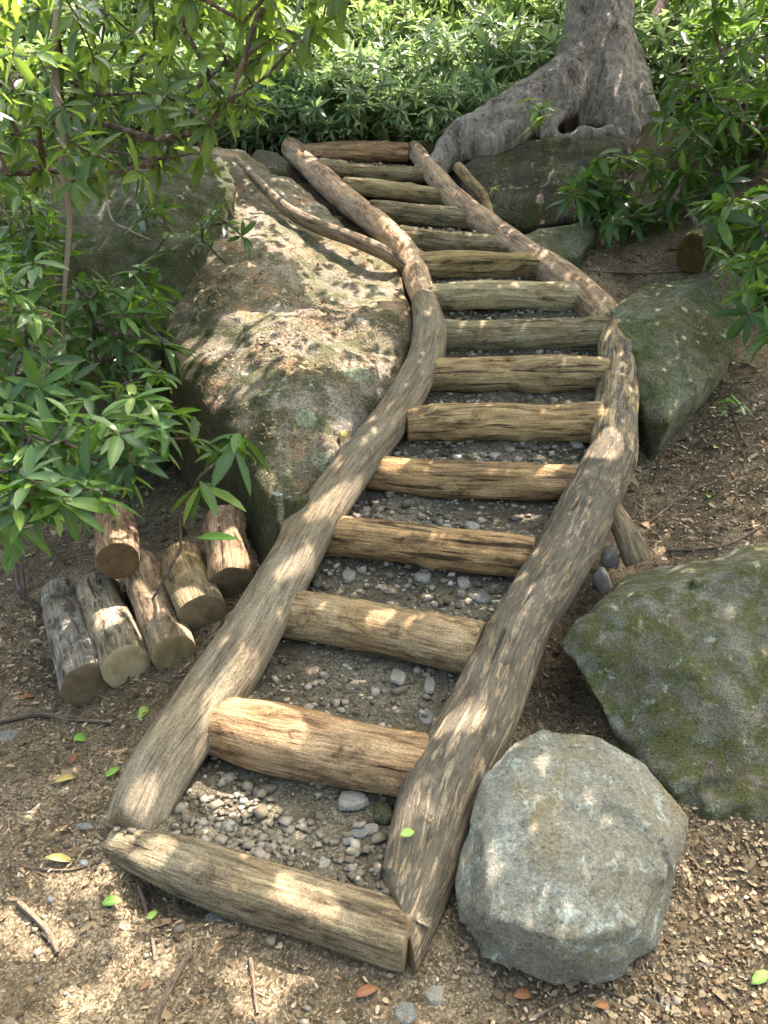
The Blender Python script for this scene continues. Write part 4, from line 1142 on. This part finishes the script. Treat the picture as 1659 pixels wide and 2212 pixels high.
# each beam meets the slope of the stair; the crown hangs some four metres above it
tg = (Z1+SL*(pt[:, 1]-Y1)-pt[:, 2])/(SUN[2]-SL*SUN[1])
Lp = pt + SUN*(tg+rng.uniform(3.3, 4.3, NL)+.3*np.sin(q[:, 0]*2))[:, None]
nn = unit(SUN*.8+rng.normal(0, .42, (NL, 3)))
d = rng.normal(0, 1, (NL, 3)); d = unit(d-nn*np.sum(d*nn, axis=1, keepdims=True)); s = np.cross(d, nn)
l = rng.uniform(.055, .08, NL); wv = l*rng.uniform(.6, .8, NL)
O = Lp-d*(l*.5)[:, None]
Vc, Qc, ac, lbc = leaf_geo(O, d, s, nn, l, wv, rng.uniform(0, 1, NL), 2, .2, .1)
Vc = Vc.reshape(NL, 9, 3)
keep = np.ones(NL, bool); soft = rng.random(NL)*.95
noisy = np.sin(q[:, 0]*23+1.3*np.sin(q[:, 1]*17))*np.sin(q[:, 1]*21+1.1*np.sin(q[:, 0]*19))
for it in range(4):
    vq = uv(Vc)
    for (o, inv, k) in GAPS:
        e = (vq-o)@inv.T
        nr = np.sqrt((e**2).sum(-1)); mn = nr.min(1)
        hitm = mn < (1.0 if k < 1 else .9)
        if k < 1: hitm &= ((noisy < (k-.5)*2.2) | (k > .85)) & (soft < k)
        if not hitm.any(): continue
        if it == 3 or k < 1: keep &= ~hitm; continue
        # a leaf in the way is moved aside to keep the light gap clear
        h = np.nonzero(hitm)[0]
        j = nr[h].argmin(1); ev = e[h, j]; cen = e[h].mean(1)
        dirv = unit(cen+1e-4)
        mv = dirv*(.9-mn[h]+.12*rng.random(len(h)))[:, None]
        duv = mv@np.linalg.inv(inv).T
        Vc[h] += (duv[:, :1]*SU+duv[:, 1:]*SV)[:, None, :]
ki = np.nonzero(keep)[0]
Vk = Vc[ki].reshape(-1, 3); f = Qc.reshape(NL, 4, 4)[0]
Qk = ((np.arange(len(ki))*9)[:, None, None]+f[None]).reshape(-1, 4)
# thinner unseen crown leaves, added to dim the sun on the thicket
N2 = 8000
W2 = np.stack([rng.uniform(-5, 8, N2), rng.uniform(7.0, 14, N2), np.full(N2, 2.6)], 1)
W2 = W2[np.array([nz(p, .9, 12)+.5*nz(p, 2.3, 4) > -.12 for p in W2])]; N2 = len(W2)
L2 = W2+SUN*rng.uniform(4.6, 6.4, N2)[:, None]
nn = unit(SUN*.8+rng.normal(0, .42, (N2, 3))); d = rng.normal(0, 1, (N2, 3)); d = unit(d-nn*np.sum(d*nn, axis=1, keepdims=True)); s = np.cross(d, nn)
l = rng.uniform(.12, .18, N2)
V2, Q2, a2, b2 = leaf_geo(L2, d, s, nn, l, l*.6, rng.uniform(0, 1, N2), 2, .2, .1)
Qk = np.vstack([Qk, Q2+len(Vk)]); Vk = np.vstack([Vk, V2])
crown = link('crown', mesh_arrays('crown', Vk, Qk, {'lv': np.concatenate([ac.reshape(NL, 9)[ki].ravel(), a2]), 'lb': np.concatenate([lbc.reshape(NL, 9)[ki].ravel(), b2])}), M['leaf_crown'], tree)
# limbs that carry the crown
tt = trunk_top+np.array([.1, .3, 3.9])
limb_tips = Lp[rng.choice(NL, 60, replace=False)]+np.array([0, 0, .35])
segs, _ = grow(tt, limb_tips, r_tip=.006, rmax=.12, lean=-.1)
twig_mesh('limbs', segs, 'stem', tree)

# ------------------------------------------------------------------ litter on the ground
def on_tread(x, y):
    return (x > xl(y)+.02) & (x < xr(y)-.02) & (y > 1.62) & (y < 7.0)
def scatter(n, region, size, asp, lift=.006, curl=.3, zfun=None, flat=.25, nseg=-2):
    xs = rng.uniform(region[0], region[1], n); ys = rng.uniform(region[2], region[3], n)
    dens = np.array([.5+.9*nz((x, y, 0), 2.2, 31) for x, y in zip(xs, ys)])
    m = (~on_tread(xs, ys)) & (rng.random(n) < np.clip(dens+.15, 0, 1))
    xs, ys = xs[m], ys[m]; k = len(xs)
    zs = np.array([G(x, y) for x, y in zip(xs, ys)])+lift*rng.uniform(.2, 1.6, k)
    O = np.stack([xs, ys, zs], 1)
    nn = unit(np.array([0, -.2, 1.0])+rng.normal(0, flat, (k, 3)))
    d = rng.normal(0, 1, (k, 3)); d = unit(d-nn*np.sum(d*nn, axis=1, keepdims=True)); s = np.cross(d, nn)
    l = size[0]*np.exp(rng.normal(0, size[1], k)); wv = l*rng.uniform(asp[0], asp[1], k)
    return leaf_geo(O-d*(l*.5)[:, None], d, s, nn, l, wv, rng.random(k), nseg, curl, .15)
lit = [scatter(60000, (-2.4, 3.0, .9, 3.2), (.009, .5), (.25, .6)), scatter(26000, (-2.4, 3.2, 2.4, 6.8), (.018, .45), (.25, .6)), scatter(5200, (-2.4, 3.0, .9, 3.2), (.028, .5), (.03, .09), curl=.1), scatter(130, (-2.4, 3.0, .9, 3.4), (.04, .3), (.4, .6), lift=.012, curl=.6, flat=.4, nseg=4), scatter(600, (-2.4, 3.0, 3.2, 7.5), (.06, .3), (.3, .5), lift=.012, curl=.6, flat=.4, nseg=4)]
V_, Q_, a_, b_ = join_geo(lit)
o = link('leaf_litter', mesh_arrays('leaf_litter', V_, Q_, {'lv': a_}), M['litter']); tag(o, kind='stuff')
# pale wood chips: right of the pale boulder and along the right bank
ch = []
for (cx, cy, sx, sy, n) in [(1560, 1930, .28, .3, 5000), (1480, 2090, .35, .12, 2200), (1450, 960, .35, .35, 3600), (1600, 1100, .35, .35, 1800), (1250, 560, .5, .15, 700), (1120, 500, .1, .1, 250), (1600, 650, .4, .3, 700)]:
    c = PG(cx, cy)
    xs = rng.normal(c[0], sx, n); ys = rng.normal(c[1], sy, n); m = ~on_tread(xs, ys); xs, ys = xs[m], ys[m]; k = len(xs)
    O = np.stack([xs, ys, [G(x, y)+.008 for x, y in zip(xs, ys)]], 1)
    nn = unit(np.array([0, -.1, 1.0])+rng.normal(0, .35, (k, 3))); d = rng.normal(0, 1, (k, 3)); d = unit(d-nn*np.sum(d*nn, axis=1, keepdims=True)); s = np.cross(d, nn)
    l = .0085*np.exp(rng.normal(0, .5, k)); ch.append(leaf_geo(O-d*(l*.5)[:, None], d, s, nn, l, l*rng.uniform(.3, .95, k), rng.random(k), -2, .2, .1))
V_, Q_, a_, b_ = join_geo(ch)
o = link('wood_chips', mesh_arrays('wood_chips', V_, Q_, {'lv': a_}), M['chips']); tag(o, kind='stuff')
# needles and debris lying on the big boulder: dropped straight down onto it
from mathutils.bvhtree import BVHTree
def surface(o):
    me = o.data
    vs_ = [o.matrix_basis @ v.co for v in me.vertices]
    return BVHTree.FromPolygons(vs_, [tuple(p.vertices) for p in me.polygons])
bvh = surface(o_big)
O, Nn = [], []
ctrs = [(PS(620, 700, .1), .42, .4, 7000), (PS(520, 830, .1), .22, .25, 1700), (PS(800, 640, .1), .2, .35, 2000), (PS(450, 690, .1), .22, .3, 900), (PS(700, 950, .1), .15, .1, 300)]
for (c, sx, sy, n) in ctrs:
    for _ in range(n):
        x, y = rng.normal(c[0], sx), rng.normal(c[1], sy)
        if nz((x, y, 3), 4.5, 2)+.6*nz((x, y, 3), 11, 5) < -.05: continue
        h = bvh.ray_cast(Vector((x, y, 6)), Vector((0, 0, -1)))
        if h[0] is not None and h[1].z > .55:
            O.append(h[0]+h[1]*.003); Nn.append(h[1])
O = np.array(O); Nn = unit(np.array(Nn)+rng.normal(0, .25, O.shape)); k = len(O)
d = rng.normal(0, 1, (k, 3)); d = unit(d-Nn*np.sum(d*Nn, axis=1, keepdims=True)); s = np.cross(d, Nn)
l = .018*np.exp(rng.normal(0, .4, k)); g_ = leaf_geo(O-d*(l*.5)[:, None], d, s, Nn, l, l*rng.uniform(.12, .5, k), rng.uniform(.25, 1, k), 2, .2, .1)
o = link('needle_litter', mesh_arrays('needle_litter', g_[0], g_[1], {'lv': g_[2]}), M['litter']); tag(o, kind='stuff')

# ------------------------------------------------------------------ gravel on the treads
bm = bmesh.new(); bmesh.ops.create_icosphere(bm, subdivisions=1, radius=1)
ICV = np.array([v.co for v in bm.verts]); ICF = np.array([[v.index for v in f.verts] for f in bm.faces]); bm.free()
tp = np.array(tread_pts)
Vs, Fs, As = [], [], []; kk = 0
CUV = np.array([[-1, -1, -1], [1, -1, -1], [1, 1, -1], [-1, 1, -1], [-1, -1, 1], [1, -1, 1], [1, 1, 1], [-1, 1, 1]])*.78
CUF = np.array([[0, 2, 1], [0, 3, 2], [4, 5, 6], [4, 6, 7], [0, 1, 5], [0, 5, 4], [1, 2, 6], [1, 6, 5], [2, 3, 7], [2, 7, 6], [3, 0, 4], [3, 4, 7]])
nvs = 0
def add_stone(p, r, rz, flat, lvv):
    global nvs
    B, Fq = (CUV, CUF) if rng.random() < .6 else (ICV, ICF)
    jit = .3 if len(B) == 8 else .2
    v = (B+rng.normal(0, jit, B.shape)*.8)*np.array([1, rng.uniform(.6, .95), flat])*r
    c, s_ = math.cos(rz), math.sin(rz)
    Vs.append(np.stack([v[:, 0]*c-v[:, 1]*s_, v[:, 0]*s_+v[:, 1]*c, v[:, 2]], 1)+p)
    Fs.append(Fq+nvs); nvs += len(B); As.append(np.full(len(B), lvv))
for _ in range(13000):
    t = tp[rng.integers(len(tp))]
    i = int(t[3])
    if t[4] < .02 or t[4] > .98: continue
    nn_ = nz((t[0], t[1], i), 5, 3)
    if rng.random() > (.75 if i in (2, 3, 4) else .45)+nn_*.8: continue
    r = min(.024, .0065*math.exp(rng.normal(0, .55))*(1.1 if i < 8 else 1.4))
    p = np.array([t[0]+rng.normal(0, .02), t[1]+rng.normal(0, .015), t[2]+r*.25])
    add_stone(p, r, rng.uniform(0, 6.3), rng.uniform(.4, .8), rng.random())
# a drift of clean gravel at the end of the lowest tread, and loose gravel in front
for (f, cx, cy, sx, sy, n) in [(lambda x, y: P(x, y, 2.1), 485, 1715, .07, .085, 260), (lambda x, y: P(x, y, 2.08), 560, 1755, .09, .04, 120), (lambda x, y: P(x, y, 2.0), 780, 1800, .09, .06, 80)]:
    c = f(cx, cy)
    for _ in range(n):
        x, y = rng.normal(c[0], sx), rng.normal(c[1], sy)
        j = np.argmin((tp[:, 0]-x)**2+(tp[:, 1]-y)**2)
        if (tp[j, 0]-x)**2+(tp[j, 1]-y)**2 > .003 or tp[j, 4] < .05 or tp[j, 5] < .12: continue
        r = min(.022, .0095*math.exp(rng.normal(0, .4)))
        add_stone(np.array([x, y, tp[j, 2]+r*.4]), r, rng.uniform(0, 6.3), rng.uniform(.22, .5), .15+.7*rng.random())
for _ in range(420):
    px, py = rng.uniform(20, 1640), rng.uniform(1780, 2240)
    p = PG(px, py)
    if on_tread(p[0], p[1]) or nz(p, 4, 6) < -.1: continue
    r = min(.018, .006*math.exp(rng.normal(0, .5)))
    add_stone(p+np.array([0, 0, r*.3]), r, rng.uniform(0, 6.3), rng.uniform(.4, .7), rng.random())
o = link('gravel', mesh_arrays('gravel', np.vstack(Vs), np.vstack(Fs), {'lv': np.concatenate(As)}), M['gravel'], smooth=False); tag(o, kind='stuff')

# ------------------------------------------------------------------ single stones, fallen leaves, sticks
def tread_z(p):
    j = np.argmin((tp[:, 0]-p[0])**2+(tp[:, 1]-p[1])**2); return tp[j, 2]
def slab(px, py, w, h, mk, lab, tread=None, th=.3, seed=1):
    if tread is not None:
        c = PZ(px, py, step_z(tread)+.045); c[2] = tread_z(c)+.004
    else: c = PG(px, py)
    dd = depth(c); wx = w*dd/F/2; wy = h*dd/F/2/math.sin(PITCH+math.atan((py-1106)/F))
    n = 9; pts = []
    for j in range(n):
        a = j/n*6.28+rng.uniform(-.2, .2); f = rng.uniform(.8, 1.15)
        for s_ in (0, 1):
            pts.append(c+np.array([math.cos(a)*wx*f*(1-.12*s_), math.sin(a)*wy*f*(1-.12*s_), -.005+s_*min(wx, wy)*th*rng.uniform(.9, 1.2)]))
    boulder('stone', pts, mk, lab, vox=max(.0025, wx/9), smooth=1, amp=wx*.12, seed=seed, group='loose stones', cat='stone')
SLABS = [(470, 1985, 52, 44, 'stone_blue', 'flat blue grey stone on the ground just in front of the lowest step log', None), (495, 1787, 52, 30, 'stone_blue', 'dark blue flat stone on the lowest tread at the edge of the sunlit gravel', 0), (775, 1800, 38, 24, 'stone_blue', 'lilac grey pebble near the middle of the lowest tread', 0), (752, 1815, 26, 26, 'stone_blue', 'small round bluish pebble beside the lilac grey one', 0), (803, 1792, 40, 22, 'stone_pale', 'thin flat tan stone behind the lilac grey pebble', 0), (700, 1862, 30, 26, 'stone_pale', 'white pebble in the dip behind the lowest step log', 0), (760, 1745, 76, 40, 'stone_pale', 'broad buried grey stone under the second step log', 0), (830, 1765, 46, 44, 'rock_dark', 'dark brown stone beside the broad buried one', 0),
 (928, 1487, 28, 44, 'stone_pale', 'upright cream pebble on the second tread beside the barked rail', 1), (922, 1545, 38, 34, 'stone_blue', 'teal grey rounded stone on the second tread beside the barked rail', 1), (860, 1475, 44, 34, 'stone_pale', 'brownish stone half sunk in the second tread', 1), (665, 1530, 24, 16, 'stone_pale', 'small chip of stone behind the sunlit second step log', 1),
 (1000, 1270, 34, 24, 'stone_pale', 'pale rounded stone on the third tread by the barked rail', 2), (1040, 1292, 44, 26, 'stone_blue', 'largest grey stone on the third tread against the barked rail', 2), (915, 1255, 40, 20, 'stone_pale', 'flat pale stone in the middle of the third tread', 2), (755, 1245, 36, 22, 'stone_pale', 'grey pebble under the yellow brown gashed step log', 2), (1020, 1135, 32, 20, 'stone_pale', 'tan pebble in the middle of the fourth tread', 3), (1240, 968, 34, 22, 'stone_pale', 'pale cobble behind the ochre step log by the right rail', 4),
 (18, 1590, 50, 34, 'stone_blue', 'blue grey stone at the very edge below the firewood', None), (185, 1782, 50, 20, 'stone_blue', 'thin dark bluish stone near the foot of the left rail', None), (205, 2188, 24, 24, 'stone_blue', 'small grey stone among the sunlit litter in front', None), (875, 2180, 56, 60, 'stone_blue', 'blue grey slab in the nearest gravel', None), (940, 2150, 46, 40, 'stone_pale', 'brown grey slab between the blue slab and the pale boulder', None), (1430, 2165, 44, 30, 'stone_pale', 'greyish stone in front of the pale boulder', None), (850, 2110+90, 40, 30, 'stone_blue', 'small slate chip beside the blue grey slab', None), (650, 1100, 46, 40, 'rock_dark', 'dark rounded stone at the tip of the sunlit boulder', 'r')]
for k, (px, py, w_, h_, mk, lab, tr) in enumerate(SLABS):
    if tr == 'r':
        c = P(640, 1095, 3.02); pts = [c+np.array([.05*math.cos(a), .05*math.sin(a), .05*s_]) for a in np.arange(0, 6.28, .8) for s_ in (-1, .3, .9)]
        boulder('stone', pts, mk, lab, vox=.008, smooth=2, amp=.006, seed=k, group='loose stones', cat='stone')
    else: slab(px, py, w_, h_, mk, lab, tr, .25 if mk == 'stone_blue' else .5, k)

def fallen(px, py, ang, L, mk, lab, wl=.4, f=None, tilt=.25, grp='fallen leaves'):
    c = (f or PG)(px, py)+np.array([0, 0, .014])
    d = np.array([[math.cos(ang), math.sin(ang), 0]]); nn = unit(np.array([[rng.normal(0, tilt), -.3+rng.normal(0, tilt), 1.0]]))
    d = unit(d-nn*np.sum(d*nn)); s = np.cross(d, nn)
    V_, Q_, a_, b_ = leaf_geo(c[None]-d*L*.5, d, s, nn, np.array([L]), np.array([L*wl]), np.array([rng.random()]), 4, .45, .25)
    o = link('fallen_leaf', mesh_arrays('fallen_leaf', V_, Q_, {'lv': a_, 'lb': b_}), M[mk]); rebase(o, c)
    md = o.modifiers.new('t', 'SOLIDIFY'); md.thickness = .0008
    tag(o, lab, 'leaf', grp)
for a in [(178, 1602, .6, .055, 'leaf_fallen_green', 'round bright green leaf on the ground below the firewood', .75), (312, 1540, 1.5, .09, 'leaf_fallen_green', 'upright light green leaf between the firewood and the left rail', .35), (242, 1955, .2, .05, 'leaf_fallen_green', 'vivid green leaf in the sunlit litter near the lowest step', .6), (330, 1985, 1.2, .04, 'leaf_fallen_green', 'small green leaf near the dark stick in front of the lowest step', .5), (130, 1862, .1, .075, 'leaf_fallen_yellow', 'yellow leaf on the ground left of the lowest step end', .35), (245, 1675, .9, .05, 'leaf_fallen_green', 'dull green leaf at the outer foot of the left rail', .5), (160, 1645, 1.4, .05, 'leaf_fallen_brown', 'brown leaf below the round green one', .5), (790, 2150, .3, .06, 'leaf_fallen_brown', 'orange brown leaf on the ground below the lowest step log', .45), (1300, 2180, .4, .05, 'leaf_fallen_brown', 'rusty leaf below the pale boulder', .5), (1545, 970, 1.0, .07, 'leaf_fallen_yellow', 'pale dry leaf on the bank beside the bend in the right rail', .4), (1530, 1075, 1.2, .055, 'leaf_fallen_green', 'grey green leaf lying lower on the needle bank', .5), (1640, 2120, .5, .06, 'leaf_fallen_green', 'green leaf in the lower corner of the chips', .45), (1130, 2085+70, .2, .05, 'leaf_fallen_brown', 'dark red leaf at the foot of the pale boulder', .5), (60, 1510, .4, .06, 'leaf_fallen_brown', 'tan leaf beside the outermost firewood log', .5), (140, 1690, .3, .06, 'leaf_fallen_yellow', 'straw coloured leaf on the dark earth by the left rail', .5)]:
    fallen(a[0], a[1], a[2], a[3], a[4], a[5], a[6])
fallen(880, 1808, .4, .045, 'leaf_fallen_green', 'green leaf lying on the barked rail', .55, lambda x, y: PS(x, y, .03+.105), .1)
fallen(735, 945, 2.6, .10, 'leaf_fallen_yellow', 'large tan leaf on the boulder beside the left rail', .42, lambda x, y: np.array(bvh.ray_cast(Vector(C0), Vector(ray(x, y)))[0] or P(x, y, 3.4)), .3)
fallen(470, 1168, .1, .14, 'leaf_fallen_green', 'long green leaf lying across the farthest firewood log', .3, lambda x, y: P(x, y, 2.72), .2)

def stick(pts, r, lab):
    w_ = [PG(x, y, r*.9)+np.array([0, 0, r*.2]) for x, y in pts]
    me, a0, a1, t0, t1 = log_mesh('fallen_stick', w_, list(np.linspace(r, r*.6, len(w_))), seed=pts[0][0], ring=10, lump=.2, groove=.06, step=.012)
    o = link('fallen_stick', me, M['branch']); rebase(o, w_[0]); o.color = (1, 1, 1, 1)
    tag(o, lab, 'stick', 'sticks on the ground')
stick([(300, 1915), (318, 1975), (330, 2030), (335, 2075)], .006, 'dark stick on the ground running down from the lowest step end')
stick([(410, 2060), (370, 2130), (340, 2200), (325, 2260)], .009, 'thicker dark stick leading out of the picture at the bottom')
stick([(540, 2070), (548, 2130), (556, 2190)], .006, 'thin dark stick lying in the sunlit litter below the lowest log')
stick([(40, 1950), (100, 2010), (125, 2060)], .009, 'short broken dark stick at the edge of the sunlit litter')
stick([(0, 1560), (80, 1545), (160, 1555), (245, 1560)], .011, 'brown stick lying in front of the firewood ends')
stick([(20, 1870), (140, 1880), (215, 1862)], .004, 'thin straight twig near the yellow leaf')
stick([(1150, 1970+230), (1290, 2140), (1420, 2205)], .005, 'twig lying in front of the pale boulder')
stick([(1440, 1330-140), (1560, 1180), (1659, 1130)], .006, 'thin twig on the bank above the mossy boulder')
stick([(1270, 585), (1400, 590), (1520, 580)], .008, 'straight stick on the earth above the angular boulder')
stick([(1400, 1130), (1500, 1060), (1640, 1010)], .006, 'slanting twig on the needle covered bank')
#PART9
# ------------------------------------------------------------------ light
SUN = np.array([math.sin(SUN_AZ)*math.cos(SUN_EL), math.cos(SUN_AZ)*math.cos(SUN_EL), math.sin(SUN_EL)])
w = D.worlds.new('World'); sc.world = w; w.use_nodes = True
nt = w.node_tree; nt.nodes.clear()
sky = nt.nodes.new('ShaderNodeTexSky'); sky.sky_type = 'NISHITA'; sky.sun_disc = False
sky.sun_elevation = SUN_EL; sky.sun_rotation = SUN_AZ
sky.air_density = .8; sky.dust_density = 7.0; sky.ozone_density = 0.0
bg = nt.nodes.new('ShaderNodeBackground'); bg.inputs['Strength'].default_value = .15
ow = nt.nodes.new('ShaderNodeOutputWorld')
nt.links.new(sky.outputs[0], bg.inputs[0]); nt.links.new(bg.outputs[0], ow.inputs[0])
sun = D.objects.new('sun', D.lights.new('sun', 'SUN')); COL.objects.link(sun)
sun.data.energy = 3.7; sun.data.angle = R(.3); sun.data.color = (1, .83, .82)
sun.rotation_euler = Vector(SUN).to_track_quat('Z', 'Y').to_euler()
sun.location = (3, 4, 12)
vs = sc.view_settings
vs.view_transform = 'Standard'; vs.look = 'None'; vs.gamma = 1; vs.exposure = 2.7
sc.cycles.use_denoising = True
sc.cycles.max_bounces = 8; sc.cycles.diffuse_bounces = 4; sc.cycles.transmission_bounces = 4; sc.cycles.transparent_max_bounces = 4
sc.cycles.use_adaptive_sampling = True; sc.cycles.adaptive_threshold = .02
sc.cycles.sample_clamp_indirect = 6
